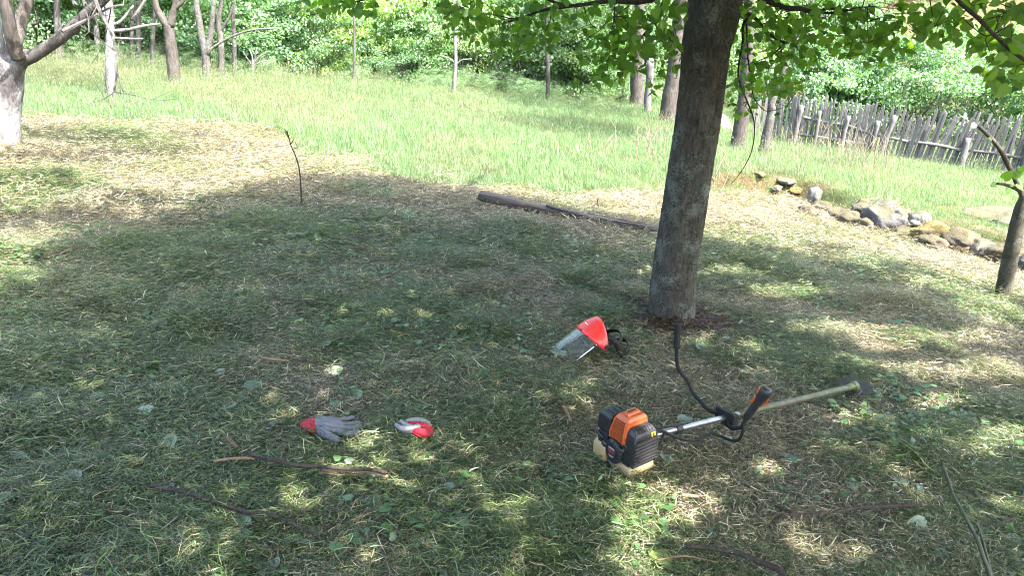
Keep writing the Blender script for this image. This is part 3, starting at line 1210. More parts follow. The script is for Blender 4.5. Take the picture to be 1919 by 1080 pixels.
# ================================================================== THE WOOD BEHIND
def bush_mesh(name, seed, lumps=46, per=150, leaf=.042, flat=.8, hollow=.35, mat=None, low=-.95):
    """a crown of leaf clumps in a unit ball: uneven outline, gaps, clumps that shade each other"""
    g = np.random.default_rng(seed)
    d = rand_dirs(lumps, g)
    d[:, 2] = np.where(d[:, 2] < low, -d[:, 2], d[:, 2])
    r = hollow + (1 - hollow) * g.random(lumps) ** .55
    r *= .78 + .34 * g.random(lumps)
    c = d * r[:, None]
    cs = .13 + .15 * g.random(lumps)
    pos, nrm = [], []
    for i in range(lumps):
        q = rand_dirs(per, g) * (g.random((per, 1)) ** .4)
        p = c[i] + q * np.array([cs[i] * 1.25, cs[i] * 1.25, cs[i] * .62])
        pos.append(p)
        nrm.append(np.array([0, 0, .75]) + .5 * d[i] + .55 * g.normal(size=(per, 3)))
    pos, nrm = np.vstack(pos), np.vstack(nrm)
    T, F = oval(.34, .1)
    tip = unit(g.normal(size=pos.shape) + np.array([0, 0, -.35]))
    V, q, t, v = scatter_leaves(T, F, pos, rot_from(tip, unit(nrm)), leaf * (.6 + .8 * g.random(len(pos))), seed)
    lump_tone = np.repeat(np.repeat(g.random(lumps), per), len(T))
    return mk_mixed(name, V, q, t, mat or M['bush'], .65 * v + .35 * lump_tone)


BUSH = [bush_mesh('foliage', 300 + s, 60, 150, .052 if s < 3 else .040) for s in range(6)]
CROWN = [bush_mesh('foliage', 330 + s, 80, 130, .036, low=-1.1) for s in range(4)]
SPARSE = [bush_mesh('foliage', 350 + s, 60, 34, .040, hollow=.2, low=-1.1) for s in range(4)]

# twiggy skeletons that can be seen through the leaves
def grow(acc, p, d, L, r, depth, g, tips=None, droop=0.0, seg=5, spread=.7, kids=(2, 4)):
    n = 5
    pts = [np.array(p)]
    dd = unit(np.array(d))
    for k in range(n):
        dd = unit(dd + g.normal(0, .13, 3) + np.array([0, 0, .03 - droop]))
        pts.append(pts[-1] + dd * L / n)
    acc.tube(spline(pts, 7 if depth else 5), np.linspace(r, r * .45, 7 if depth else 5), seg if depth else 4, .08, int(g.integers(1e6)))
    if tips is not None and depth <= 1:
        tips += pts[2:]
    if depth:
        for _ in range(int(g.integers(*kids)) + 1):
            k = int(g.integers(1, n + 1))
            nd = unit(dd + spread * g.normal(size=3) + np.array([0, 0, .1]))
            grow(acc, pts[k], nd, L * (.5 + .25 * g.random()), r * .5 * (1.2 - .12 * k), depth - 1, g, tips, droop, seg, spread, kids)


TWIGS = []
for s in range(3):
    a_ = Acc()
    g = np.random.default_rng(400 + s)
    for _ in range(5):
        grow(a_, (0, 0, -.9), unit(g.normal(size=3) * .8 + np.array([0, 0, 1.0])), 1.1, .022, 3, g)
    TWIGS.append(mk('twigs', *a_.arr(), M['bark_grey']))
    me_ = TWIGS[-1]

# wood on the rising ground far behind: one mass
HT = []
for s in range(4):
    HT.append(bush_mesh('wood', 420 + s, 90, 120, .034, low=-1.2))
lib('wood', HT)
g = np.random.default_rng(9)
n = 1300
x = -48 + 96 * g.random(n)
y = 19 + 43 * g.random(n)
k = y > EDGE_Y(x) + 4.2
x, y = x[k], y[k]
n = len(x)
h_ = 2.2 + 2.2 * g.random(n) + .04 * (y - 26)
P = np.stack([x, y, zt(x, y) + h_ * .62], 1)
wood = scatter('woodland', LIB['wood'], P, g.integers(0, 4, n), np.stack([.2 * g.normal(size=n), .2 * g.normal(size=n), 6.28 * g.random(n)], 1), h_ * .72, np.zeros(n),
               'dense leafy wood filling the slope behind the meadow', 'woodland')

g = np.random.default_rng(19)
n = 380
x = -22 + 46 * g.random(n)
y = EDGE_Y(x) + .5 + 3 * sstep(4.5, 6.5, x) + (3.6 + 3 * sstep(4, 6, x)) * g.random(n)
sc_u = np.where(x < 4, .24 + .26 * g.random(n), .38 + .45 * g.random(n))
scatter('undergrowth', LIB['wood'], np.stack([x, y, zt(x, y) + sc_u * .45], 1), g.integers(0, 4, n), np.stack([.2 * g.normal(size=n), .2 * g.normal(size=n), 6.28 * g.random(n)], 1), sc_u, np.zeros(n),
        'low leafy undergrowth along the foot of the wood', 'undergrowth')

g = np.random.default_rng(29)
n = 360
x, y = 8.5 + 18 * g.random(n), 16 + 20 * g.random(n)
k = y > EDGE_Y(x) + 3.0
x, y = x[k], y[k]
n = len(x)
sc_u = .6 + .7 * g.random(n)
scatter('undergrowth', LIB['wood'], np.stack([x, y, zt(x, y) + sc_u * .4], 1), g.integers(0, 4, n), np.stack([.2 * g.normal(size=n), .2 * g.normal(size=n), 6.28 * g.random(n)], 1), sc_u, np.zeros(n),
        'leafy undergrowth filling the slope beyond the picket fence', 'undergrowth')

# shrubs at the edge of the wood: px, py of the foot, half width m, height m, tone, variant, label
TONES = {'mid': (.85, 1.0, .8, 1), 'dark': (.55, .72, .62, 1), 'lime': (1.25, 1.22, .62, 1), 'pale': (1.15, 1.2, 1.1, 1), 'olive': (1.05, .98, .72, 1), 'blue': (.62, .85, .85, 1)}
SHR = [
    (60, 108, 1.8, 3.6, 'dark', 'dark leafy shrub in the shade behind the big pale trunk'),
    (150, 108, 1.7, 3.0, 'mid', 'leafy shrub behind the bare limb of the big pale tree'),
    (165, 100, 2.2, 4.6, 'pale', 'tall pale green shrub just left of the lichened white trunk'),
    (250, 118, 1.6, 2.6, 'mid', 'low rounded shrub between the white trunk and the forked brown trunk'),
    (275, 112, 2.2, 4.6, 'olive', 'tall olive green shrub behind the thin paired stems'),
    (350, 128, 1.5, 2.4, 'dark', 'dark low shrub between the forked brown trunk and the twin grey stems'),
    (430, 132, 1.9, 3.8, 'mid', 'leafy shrub right behind the twin grey stems'),
    (480, 138, 1.5, 2.0, 'blue', 'blue-green bush spreading round the small many-stemmed white tree'),
    (530, 142, 1.5, 2.4, 'dark', 'dark bush with a deep shaded hollow at the meadow edge'),
    (560, 138, 2.0, 4.6, 'pale', 'tall pale shrub above the dark hollow at the meadow edge'),
    (610, 148, 1.5, 3.2, 'lime', 'yellow-green shrub left of the thin upright sapling'),
    (690, 152, 1.6, 2.0, 'dark', 'low dark bush at the foot of the yellow-green tree'),
    (715, 146, 2.0, 4.6, 'lime', 'bright yellow-green tree-like shrub right of the thin upright sapling'),
    (775, 156, 1.5, 2.6, 'mid', 'mid green shrub left of the little white trunk'),
    (800, 150, 2.0, 5.0, 'blue', 'tall bluish shrub rising behind the little white trunk'),
    (870, 160, 1.5, 3.0, 'olive', 'olive shrub directly behind the little white trunk'),
    (920, 162, 1.8, 3.6, 'lime', 'light green shrub above the heap of dead branches'),
    (985, 170, 1.6, 2.6, 'mid', 'round shrub right of the heap of dead branches'),
    (1010, 160, 2.1, 4.8, 'pale', 'tall pale shrub behind the thin dark trunk'),
    (1070, 182, 1.7, 3.0, 'olive', 'twiggy olive shrub right of the thin dark trunk'),
    (1130, 190, 1.6, 2.5, 'mid', 'shrub standing left of the stout sawn trunk'),
    (1165, 185, 2.2, 5.0, 'dark', 'tall dark shrub behind the stout sawn trunk'),
    (1290, 196, 2.0, 4.0, 'mid', 'leafy shrub hidden mostly by the big lichened trunk'),
    (1420, 205, 1.9, 3.4, 'lime', 'light green shrub seen under the hanging twigs right of the big trunk'),
    (1500, 205, 1.7, 2.4, 'olive', 'grey-green twiggy shrub above the left end of the picket fence'),
    (1560, 205, 2.0, 3.4, 'lime', 'yellowish shrub behind the left half of the picket fence'),
    (1630, 210, 1.6, 2.4, 'pale', 'pale shrub behind the broken middle of the picket fence'),
    (1700, 212, 2.1, 3.2, 'mid', 'broad shrub with a shaded underside behind the picket fence'),
    (1770, 214, 2.0, 3.0, 'dark', 'dark shrub behind the leaning right half of the picket fence'),
    (1850, 222, 2.0, 3.3, 'mid', 'bushy shrub behind the tallest pickets at the right'),
    (1925, 236, 1.9, 3.2, 'dark', 'dark shrub at the right border above the fence end'),
]
for i, (px, py, hw, hh, tone, lab) in enumerate(SHR):
    p = ground(px, py)
    if px >= 1480:                      # these stand just beyond the picket fence
        Ys = 23.6 + .9 * (i % 3)
        p = np.array([p[0] * Ys / p[1], Ys, 0])
        hh = hh + .6
    else:
        p[1] += .8
        p[0] *= (p[1] / (p[1] - .8))
    p[2] = zf(p[0], p[1])
    root = empty('shrub', p, lab, 'shrub', 'shrubs along the edge of the wood')
    fo = link('foliage', BUSH[i % 6], root)
    fo.location = (0, 0, hh * .47)
    fo.scale = (hw, hw, hh * .58)
    fo.rotation_euler = (0, 0, i * 2.1)
    fo.color = TONES[tone] if px < 1480 else [(.62, .80, .66, 1), (.50, .68, .56, 1), (.74, .86, .66, 1)][i % 3]
    tw = link('stems', TWIGS[i % 3], root)
    tw.location = (0, 0, hh * .45)
    tw.scale = (hw * .7, hw * .7, hh * .5)
    tw.rotation_euler = (0, 0, i * 1.3)


# ------------------------------------------------------------------ trunks at the wood's edge
def poly3(pts, Y):
    """image polyline at one distance"""
    return np.array([at(px, py, Y + (q[0] if q else 0)) for px, py, *q in pts])


def wtree(name, pts, wpx, mat, label, limbs=(), crown=None, tone='mid', group='tree trunks at the edge of the wood', cat='tree', up=3.0, twig=True, sink=8, seg=12, sparse=True):
    """tree from the line of its trunk in view; it goes on above the frame into limbs and a crown"""
    px, py = pts[0]
    b = ground(px, py + sink)
    Y = b[1]
    L = [b - np.array([0, 0, .08])] + [at(x_, y_, Y) for x_, y_ in pts[1:]]
    sc = math.hypot(b[0], b[1]) / FPX
    r0 = wpx * sc / 2 * .88
    top = L[-1]
    root = empty(name, b, label, cat, group)
    g = np.random.default_rng(int(px * 7 + py))
    td = unit(L[-1] - L[-2])
    if up:
        L.append(top + td * up * .5 + g.normal(0, .1, 3))
        L.append(L[-1] + unit(td + np.array([0, 0, .4])) * up * .5)
    Pt = spline(L, 26)
    rad = np.interp(np.linspace(0, 1, 26), [0, .05, .25, 1], [r0 * 1.35, r0 * 1.08, r0, r0 * (.45 if up else .7)])
    V, F = tube(Pt, rad, seg, .07, int(px))
    wpart('trunk', V, F, mat, root, True)
    for lp, w0 in limbs:
        LP = spline(poly3(lp, Y), 12)
        V, F = tube(LP, np.linspace(w0 * sc / 2, w0 * sc / 4, 12), 8, .1, int(w0 * 10 + px))
        wpart('limb', V, F, mat, root, True)
    ctop = L[-1]
    if twig:
        a_ = Acc()
        for _ in range(6):
            k = int(g.integers(19, 26))
            grow(a_, Pt[k], unit(g.normal(size=3) * np.array([1, 1, .4]) + np.array([0, 0, .35])), 1.1 + .6 * g.random(), r0 * .22, 2, g, seg=5)
        wpart('twigs', *a_.arr(), mat, root, kind='stuff')
    if crown:
        me = (SPARSE if sparse else CROWN)[int(px) % 4]
        fo = link('foliage', me, root)
        fo.location = tuple(ctop - b + np.array([0, 0, crown * .1]))
        fo.scale = (crown, crown, crown * .85)
        fo.rotation_euler = (0, 0, px)
        fo.color = TONES[tone]
    return root, Y, b


wtree('tree', [(110, 108), (109, 60), (107, 0)], 12, M['bark_grey'], 'slim pale trunk rising behind the bare limb of the big pale tree', crown=2.2, tone='mid')
wtree('tree', [(207, 178), (206, 120), (207, 58), (202, -10)], 17, M['bark_white'], 'whitish lichened trunk standing alone in the tall grass',
      [([(208, 58), (240, 55), (270, 48), (300, 44)], 6), ([(208, 70), (240, 72), (268, 72)], 4), ([(205, 45), (225, 40), (250, 10)], 6), ([(204, 40), (192, 15), (175, -10)], 6)], 2.0, 'pale')
wtree('tree', [(183, 108), (181, 60), (175, 0)], 9, M['bark_white'], 'thin whitish stem just left of the lichened white trunk', crown=1.6, tone='pale')
wtree('tree', [(246, 116), (247, 60), (250, 0)], 7, M['bark_grey'], 'thin grey stem, left of a close pair near the forked brown trunk', crown=1.4)
wtree('tree', [(258, 117), (259, 70), (262, 0)], 9, M['bark_grey'], 'thicker right-hand stem of the close pair near the forked brown trunk', crown=1.5, tone='olive')
wtree('tree', [(285, 122), (286, 80), (290, 0)], 7, M['bark_grey'], 'slender grey stem close to the left of the forked brown trunk', crown=1.5, tone='pale')
wtree('tree', [(328, 154), (322, 100), (316, 50), (318, 44)], 22, M['bark_brown'], 'brown trunk leaning left and forking in two, in the tall grass',
      [([(317, 52), (305, 35), (292, 10), (288, -30)], 15), ([(318, 48), (324, 25), (330, 0), (330, -30)], 14), ([(328, 15), (340, 5), (352, -10)], 9)], None, up=0, twig=False)
wtree('tree', [(387, 142), (385, 100), (378, 70), (370, 20), (364, -10)], 14, M['bark_grey'], 'grey trunk dividing low into twin upright stems',
      [([(386, 104), (394, 70), (398, 30), (403, -20)], 12), ([(388, 100), (400, 88), (430, 70), (470, 56), (520, 52)], 5)], 2.2, 'pale')
wtree('tree', [(414, 136), (414, 80), (410, 40), (418, -10)], 11, M['bark_grey'], 'grey trunk just right of the twin upright stems', [([(412, 60), (430, 30), (440, 0)], 5)], 2.0, 'mid')
wtree('tree', [(439, 135), (439, 80), (437, 30), (440, -10)], 8, M['bark_grey'], 'slim trunk second to the right of the twin upright stems', crown=1.8, tone='olive')
# small many-stemmed tree
rt, Y_, b_ = wtree('small_tree', [(473, 134), (474, 122), (474, 112)], 8, M['bark_white'], 'small white-stemmed tree branching from the base like a vase',
                   [([(473, 122), (462, 108), (455, 95)], 4), ([(474, 120), (472, 104), (466, 90)], 3.5), ([(474, 120), (484, 108), (498, 98)], 4), ([(474, 124), (488, 116), (505, 112)], 3), ([(474, 118), (479, 100), (482, 88)], 3.5)],
                   None, up=0, twig=False, group=None)
fo = link('foliage', SPARSE[1], rt)
fo.location = (0, 0, 1.2)
fo.scale = (1.1, 1.1, .6)
fo.color = TONES['pale']
wtree('tree', [(663, 148), (664, 100), (664, 50), (662, 0)], 6, M['bark_grey'], 'thin upright sapling against the yellow-green leaves', crown=1.8, tone='lime')
wtree('tree', [(590, 138), (590, 118), (588, 90), (586, 60)], 3, M['bark_grey'], 'wand-thin sapling at the meadow edge left of the yellow-green tree', crown=None, up=.5, twig=True)
wtree('tree', [(850, 164), (852, 140), (854, 112), (853, 60)], 8, M['bark_white'], 'little white trunk lit by the sun at the far meadow edge', [([(853, 118), (840, 108), (824, 104)], 3), ([(853, 122), (866, 112), (884, 110)], 3)], 2.0, 'mid')
wtree('tree', [(1026, 182), (1027, 150), (1026, 110), (1024, 60)], 9, M['bark_brown'], 'thin dark trunk banded brown and grey at the far meadow edge', crown=2.0, tone='lime')
wtree('tree', [(1193, 196), (1194, 150), (1196, 90), (1198, 20)], 27, M['bark_brown'], 'stout brown trunk shaded on its left side at the meadow edge', crown=2.6, tone='dark', sparse=False, sink=4)
wtree('tree', [(1252, 228), (1256, 190), (1262, 150), (1270, 60)], 36, M['bark_brown'], 'stout brown trunk half hidden behind the big lichened trunk', crown=2.6, tone='mid', sparse=False, sink=4)
wtree('tree', [(1381, 278), (1390, 220), (1396, 170), (1402, 60)], 28, M['bark_brown'], 'reddish brown grooved trunk right of the big lichened trunk', crown=2.2, tone='mid', sparse=False, sink=4)
wtree('tree', [(1427, 292), (1436, 255), (1445, 215), (1447, 190), (1462, 150)], 18, M['bark_grey'], 'grey lichened trunk leaning right in front of the fence end', [([(1447, 192), (1440, 170), (1436, 140)], 9)], None, up=.8, sink=4)

# pale post beside the stout trunk
b = ground(1214, 212)
root = empty('post', b, 'smooth pale grey post standing beside the stout brown trunk', 'post')
P_ = np.array([b - np.array([0, 0, .1]), at(1213, 190, b[1]), at(1217, 150, b[1]), at(1219, 112, b[1])])
V, F = tube(spline(P_, 10), 6.6 * b[1] / FPX, 12, .04, 2)
wpart('shaft', V, F, M['wood_grey'], root, True)
V, F = ellipsoid(P_[-1], (6.4 * b[1] / FPX, 6.4 * b[1] / FPX, .05))
wpart('cap', V, F, M['wood_grey'], root, True)

# brush heap of dead branches
b = ground(945, 168)
root = empty('branch_heap', b, 'heap of bare dead branches lying at the edge of the wood', 'branch heap')
g = np.random.default_rng(77)
for i in range(26):
    x0, x1 = b[0] - 1.6 + 3.2 * g.random(), 0
    q0 = np.array([x0, b[1] + .4 * g.normal(), 0])
    q0[2] = zf(q0[0], q0[1]) + .1 + .3 * g.random()
    dr = unit(np.array([g.normal(), .3 * g.normal(), .22 * abs(g.normal())]))
    Lb = 1.0 + 1.4 * g.random()
    pts = [q0, q0 + dr * Lb * .5 + g.normal(0, .06, 3), q0 + dr * Lb + g.normal(0, .12, 3) + np.array([0, 0, .1])]
    V, F = tube(spline(pts, 8), np.linspace(.022, .006, 8), 5, .1, i)
    wpart('dead_branch', V, F, M['bark_grey'], root)
# second, darker tangle by the left wood
b = ground(870, 162)
root = empty('branch_heap', b, 'small tangle of grey dead twigs beside the little white trunk', 'branch heap')
for i in range(14):
    q0 = b + np.array([1.4 * g.normal() * .5, .3 * g.normal(), .1 + .2 * g.random()])
    dr = unit(np.array([g.normal(), .3 * g.normal(), .5 * abs(g.normal())]))
    Lb = .6 + .9 * g.random()
    V, F = tube(spline([q0, q0 + dr * Lb * .5 + g.normal(0, .05, 3), q0 + dr * Lb + g.normal(0, .1, 3)], 7), np.linspace(.014, .004, 7), 5)
    wpart('dead_branch', V, F, M['bark_grey'], root)

# dry weed stalks
def stalks(px, py, n, h, label, spread=.25, seed=0):
    b = ground(px, py)
    g = np.random.default_rng(int(px) + seed)
    a_ = Acc()
    for i in range(n):
        q = b + np.array([spread * g.normal(), spread * .6 * g.normal(), 0])
        q[2] = zf(q[0], q[1])
        hh = h * .72 * (.6 + .5 * g.random())
        d = np.array([.16 * g.normal(), .16 * g.normal(), 1])
        tp = q + d * hh
        a_.tube(spline([q, q + d * hh * .55 + g.normal(0, .02, 3), tp], 6), np.linspace(.006, .0025, 6), 4, cap=False)
        for k in range(4):
            s_ = q + d * hh * (.45 + .14 * k)
            a_.tube([s_, s_ + np.array([.07 * g.normal(), .07 * g.normal(), .10 + .05 * g.random()])], [.003, .0015], 3, cap=False)
    o = link('dry_weeds', mk('dry_weeds', a_.arr()[0] - b, a_.F, M['stalk']))
    o.location = tuple(b)
    tag(o, label, 'weeds', 'stands of dry weed stalks')


M['stalk'] = simple('dry_stalk', (.17, .135, .10), .8, var=.3, scale=20)
stalks(1222, 302, 16, .95, 'dry weed stalks in the meadow left of the big trunk')
stalks(1540, 312, 16, 1.0, 'dry weed stalks in front of the left fence section')
stalks(1585, 318, 18, 1.0, 'dry weed stalks left of the fence gap')
stalks(1650, 322, 14, .9, 'dry weed stalks in front of the sagging fence middle')
stalks(1500, 330, 10, .8, 'dry weed stalks between the leaning grey trunk and the stones')
stalks(1110, 290, 7, .5, 'few low dry stalks in the open meadow')
stalks(1335, 350, 7, .6, 'dry stalks just right of the big trunk')

# ------------------------------------------------------------------ picket fence
fa, fb = ground(1478, 272), ground(1925, 338)
fdir = unit((fb - fa) * np.array([1, 1, 0]))
fn = np.array([fdir[1], -fdir[0], 0])            # towards the camera
flen = np.linalg.norm((fb - fa)[:2])


def fpt(s, off=0.0, h=0.0):
    p = fa + fdir * s + fn * off
    return np.array([p[0], p[1], zf(p[0], p[1]) + h])


fence = empty('picket_fence', fpt(0), 'old grey leaning picket fence with missing pickets beyond the stones', 'fence')


def picket_mesh(h, w, th, seed):
    g = np.random.default_rng(seed)
    hw = w / 2
    prof = [(-hw, 0), (hw, 0), (hw * (.9 + .2 * g.random()), h - w * (.7 + .4 * g.random())), (hw * .3 * g.normal() * .6, h), (-hw * (.9 + .2 * g.random()), h - w * (.7 + .5 * g.random()))]
    nlev = len(prof)
    V = [(x, -th / 2, z) for x, z in prof] + [(x, th / 2, z) for x, z in prof]
    F = [tuple(range(nlev)), tuple(range(2 * nlev - 1, nlev - 1, -1))] + [(i, i + nlev, (i + 1) % nlev + nlev, (i + 1) % nlev) for i in range(nlev)]
    V, F = bevelled(np.array(V), F, .004, 1)
    return mk('picket', V, F, M['wood_grey'])


PK = [picket_mesh(1.12 + .05 * s, .044 + .005 * (s % 3), .02, 500 + s) for s in range(6)]
g = np.random.default_rng(21)
s = -.55
fyaw = math.atan2(fdir[1], fdir[0])
while s < flen + 1.3:
    u_ = s / flen
    gap = (.36 < u_ < .56 and g.random() < .24)
    if not gap:
        lean = np.interp(u_, [-.1, .1, .32, .42, .55, .7, .85, 1.0, 1.2], [-.02, .02, .03, .06, .15, .17, .12, .04, .05]) + g.normal(0, .028)
        hs = np.interp(u_, [-.1, 0, .3, .45, .6, .85, .95, 1.1], [.85, .92, .95, .86, .92, 1.0, 1.14, 1.0]) + g.normal(0, .03)
        p = fpt(s, .028, -.06 + g.normal(0, .015))
        o = link('picket', PK[int(g.integers(0, 6))], fence)
        o.matrix_local = Matrix.Translation(Vector(p - np.array(fence.location))) @ Matrix.Rotation(fyaw, 4, 'Z') @ Matrix.Rotation(g.normal(0, .06), 4, 'X') @ Matrix.Rotation(lean, 4, 'Y') @ Matrix.Diagonal((1 + .2 * g.normal() * .5, 1, hs, 1))
    s += .050 + .004 * g.normal()
for u_, h, w, lean in ((.02, .95, .062, .10), (.12, .88, .045, .02), (.245, .83, .048, .05), (.375, .8, .055, .03), (.405, .95, .06, .22), (.745, .70, .065, .03), (.975, .85, .07, .0), (1.18, .9, .07, .0)):
    p = fpt(u_ * flen, .085, 0)
    a1 = p + np.array([0, 0, h]) + fdir * lean * h
    V, F = tube(spline([p - np.array([0, 0, .1]), (p + a1) / 2 + .01 * g.normal(size=3), a1], 8), w, 9, .05, int(u_ * 100))
    wpart('fence_post', V, F, M['wood_grey'], fence, True)
for (u0, h0, u1, h1) in ((.02, .72, .25, .62), (.245, .62, .38, .48), (.38, .5, .55, .42), (.52, .45, .75, .42), (.745, .44, .98, .44), (.97, .44, 1.25, .46), (.02, .3, .38, .25)):
    p0, p1 = fpt(u0 * flen, .052, h0), fpt(u1 * flen, .052, h1)
    V, F = tube(spline([p0, (p0 + p1) / 2 + .015 * g.normal(size=3), p1], 9), .034, 8, .1, int(u0 * 91))
    wpart('rail', V, F, M['wood_grey'], fence, True)
# pickets that go on at the left behind the leaning trunk
b = ground(1440, 258)
root = empty('picket_fence', b, 'short run of old pickets behind the leaning grey trunk', 'fence')
for i in range(7):
    p = b + np.array([-.26 + .085 * i, .5 + .05 * i, 0])
    p[2] = zf(p[0], p[1]) - .05
    o = link('picket', PK[i % 6], root)
    o.matrix_local = Matrix.Translation(Vector(p - b)) @ Matrix.Rotation(-.2, 4, 'Z') @ Matrix.Rotation(.05 * g.normal(), 4, 'Y') @ Matrix.Diagonal((1, 1, .8, 1))
# collapsed panel right of the big trunk
b = ground(1362, 250)
root = empty('fallen_fence_panel', b, 'collapsed panel of pale grey boards leaning on the slope behind the big trunk', 'fence panel')
for i in range(9):
    c = at(1352 + 3.2 * i, 236 + 2.2 * i, b[1] + .6)
    A_ = np.array([unit([.25, .1, -.1]), unit([-.1, 1, .2]), unit([-.45, .3, .85])])
    A_[1] = unit(np.cross(A_[2], A_[0]))
    V, F = bevelled(*Acc().box(c, (.042, .012, .55 + .05 * g.normal()), A_).arr(), .004, 1)
    wpart('board', V, F, M['wood_grey'], root)


# ------------------------------------------------------------------ row of stones
def stone(c, e, seed, yaw=0, rough=.26, sub=4):
    """weathered boulder: a ball cut by a few planes, then roughened"""
    bm = bmesh.new()
    bmesh.ops.create_icosphere(bm, subdivisions=sub, radius=1)
    g = np.random.default_rng(seed)
    V = np.array([q.co[:] for q in bm.verts])
    for _ in range(7):
        n_ = rand_dirs(1, g)[0]
        h = .50 + .32 * g.random()
        dd = V @ n_ - h
        V = V - np.maximum(dd, 0)[:, None] * n_ * .9
    off = g.random(3) * 40
    for i in range(len(V)):
        q = Vector(V[i] * 1.3 + off)
        V[i] *= 1 + rough * mnoise.fractal(q, .9, 2.1, 4)
    F = [tuple(q.index for q in f.verts) for f in bm.faces]
    bm.free()
    ca, sa = math.cos(yaw), math.sin(yaw)
    V = V * np.asarray(e)
    V = np.stack([V[:, 0] * ca - V[:, 1] * sa, V[:, 0] * sa + V[:, 1] * ca, V[:, 2]], 1) + np.asarray(c)
    return V, F


w0 = ground(1500, 380)
wall = empty('stone_row', w0, 'row of half-buried field stones edging the mown strip at the right', 'stone row')
wyaw = math.atan2(WALL[5][1] - WALL[2][1], WALL[5][0] - WALL[2][0])
for i, (px, py, hx, hy, hz, mt, lab) in enumerate([
        (1523, 372, .11, .10, .13, 'rock', 'small rounded blue-grey stone at the far end'),
        (1542, 380, .16, .12, .06, 'rock_brown', 'dark flat slab'), (1538, 402, .13, .10, .07, 'rock_pale', 'flat pale stone'), (1510, 396, .14, .1, .08, 'rock_brown', None),
        (1568, 400, .18, .14, .10, 'rock_brown', None), (1590, 412, .20, .14, .10, 'rock_brown', None), (1618, 398, .16, .13, .13, 'rock_lichen', None),
        (1624, 424, .16, .12, .08, 'rock_brown', None), (1655, 420, .29, .18, .20, 'rock', 'largest grey boulder'), (1690, 424, .20, .15, .15, 'rock_lichen', None),
        (1721, 413, .17, .14, .10, 'rock', 'smooth grey stone lying on top'), (1700, 440, .2, .14, .10, 'rock_brown', None), (1750, 440, .30, .2, .15, 'rock_moss', 'boulder capped with yellow moss'),
        (1742, 458, .22, .15, .10, 'rock_brown', None), (1800, 458, .24, .18, .13, 'rock_brown', None), (1835, 472, .18, .15, .11, 'rock_lichen', None),
        (1855, 478, .24, .18, .12, 'rock_brown', None), (1895, 488, .24, .18, .15, 'rock_brown', 'earthy brown stone behind the sapling'), (1930, 500, .24, .18, .13, 'rock_lichen', None), (1975, 520, .25, .2, .15, 'rock_brown', None)]):
    b = ground(px, py + 10)
    V, F = stone(b + np.array([0, 0, hz * .6]), (hx, hy, hz * 1.1), 600 + i, wyaw + .3 * math.sin(i * 2.3))
    wpart('stone', V, F, M[mt], wall, True, label=lab)
for i, (px, py, e, mt, lab) in enumerate([(1862, 404, (.34, .22, .08), 'rock_pale', 'flat pale rock showing in the grass beyond the stone row'),
                                         (1885, 412, (.30, .22, .08), 'rock_pale', 'low pale rock half covered by grass, right of the flat pale rock'),
                                         (1424, 327, (.12, .09, .04), 'rock_moss', 'mossy stone in the grass below the leaning grey trunk'),
                                         (1470, 340, (.15, .11, .05), 'rock_lichen', 'low lichened stone in the grass near the end of the stone row'),
                                         (1455, 352, (.10, .08, .04), 'rock_lichen', 'small pale stone just uphill of the stone row end'),
                                         (1490, 356, (.10, .08, .05), 'rock_moss', 'small mossy stone at the uphill end of the stone row')]):
    b = ground(px, py + 5)
    V, F = stone(np.array([0, 0, e[2] * .35 + .02]), e, 700 + i, i)
    o = link('rock', mk('rock', V, F, M[mt], True))
    o.location = tuple(b)
    tag(o, lab, 'rock', 'rocks in the grass')

# ------------------------------------------------------------------ pale tree at the left border
b = ground(2, 276)
YL = b[1]
lt = empty('old_tree', b, 'big old tree with pale limewashed bark and a bare limb reaching right', 'tree')
pc = lambda x, y, dy=0.0: at(x, y, YL + dy)
W = YL / FPX / math.cos(.15)
A_ = Acc()
A_.add(*tube(spline([b - np.array([0, 0, .12]), pc(-3, 262), pc(-6, 210), pc(-1, 150), pc(11, 105)], 20), np.interp(np.linspace(0, 1, 20), [0, .08, .3, .7, 1], [42 * W, 38 * W, 37 * W, 39 * W, 32 * W]), 20))
A_.add(*tube(spline([pc(14, 150), pc(34, 118), pc(58, 100)], 10), [22 * W, 15 * W, 11 * W], 14))
A_.add(*tube(spline([pc(0, 160), pc(-14, 100), pc(-26, 40), pc(-40, -60)], 14), [30 * W, 24 * W, 20 * W], 14))
V, F = remesh(*A_.arr(), .017, 5)
for i in range(len(V)):
    q = Vector((V[i][0] * 9, V[i][1] * 9, V[i][2] * 2.2))
    V[i][:2] += .012 * np.array([mnoise.noise(q), mnoise.noise(q + Vector((7, 3, 1)))])
M['bark_lime'] = bark_mat('limewashed_bark', (.045, .04, .042), (.125, .118, .122), (.16, .165, .16), .4, .9, .7, white=(.27, .265, .272))
wpart('trunk', V, F, M['bark_lime'], lt, True)
V, F = tube(spline([pc(38, 116), pc(70, 100), pc(120, 65), pc(160, 28), pc(200, -8), pc(270, -70, .3)], 26), np.linspace(11.5 * W, 8 * W, 26), 12, .06, 4)
wpart('limb', V, F, M['bark_grey'], lt, True, label='bare limb reaching right')
V, F = tube(spline([pc(34, 108, -.1), pc(26, 85, -.15), pc(16, 35, -.2), pc(8, -20, -.2), pc(0, -120, -.2)], 22), np.linspace(12 * W, 9 * W, 22), 12, .06, 5)
wpart('limb', V, F, M['bark_brown'], lt, True, label='dark upright limb')
V, F = tube(spline([pc(26, 90, .15), pc(36, 50, .3), pc(50, 0, .4), pc(64, -60, .5)], 18), np.linspace(13 * W, 10 * W, 18), 12, .06, 6)
wpart('limb', V, F, M['bark_brown'], lt, True)
V, F = tube(spline([pc(60, 45, .4), pc(72, 40, .4), pc(66, 20, .4)], 8), [3 * W, 2 * W, 1 * W], 6)
wpart('twig', V, F, M['bark_grey'], lt, True)
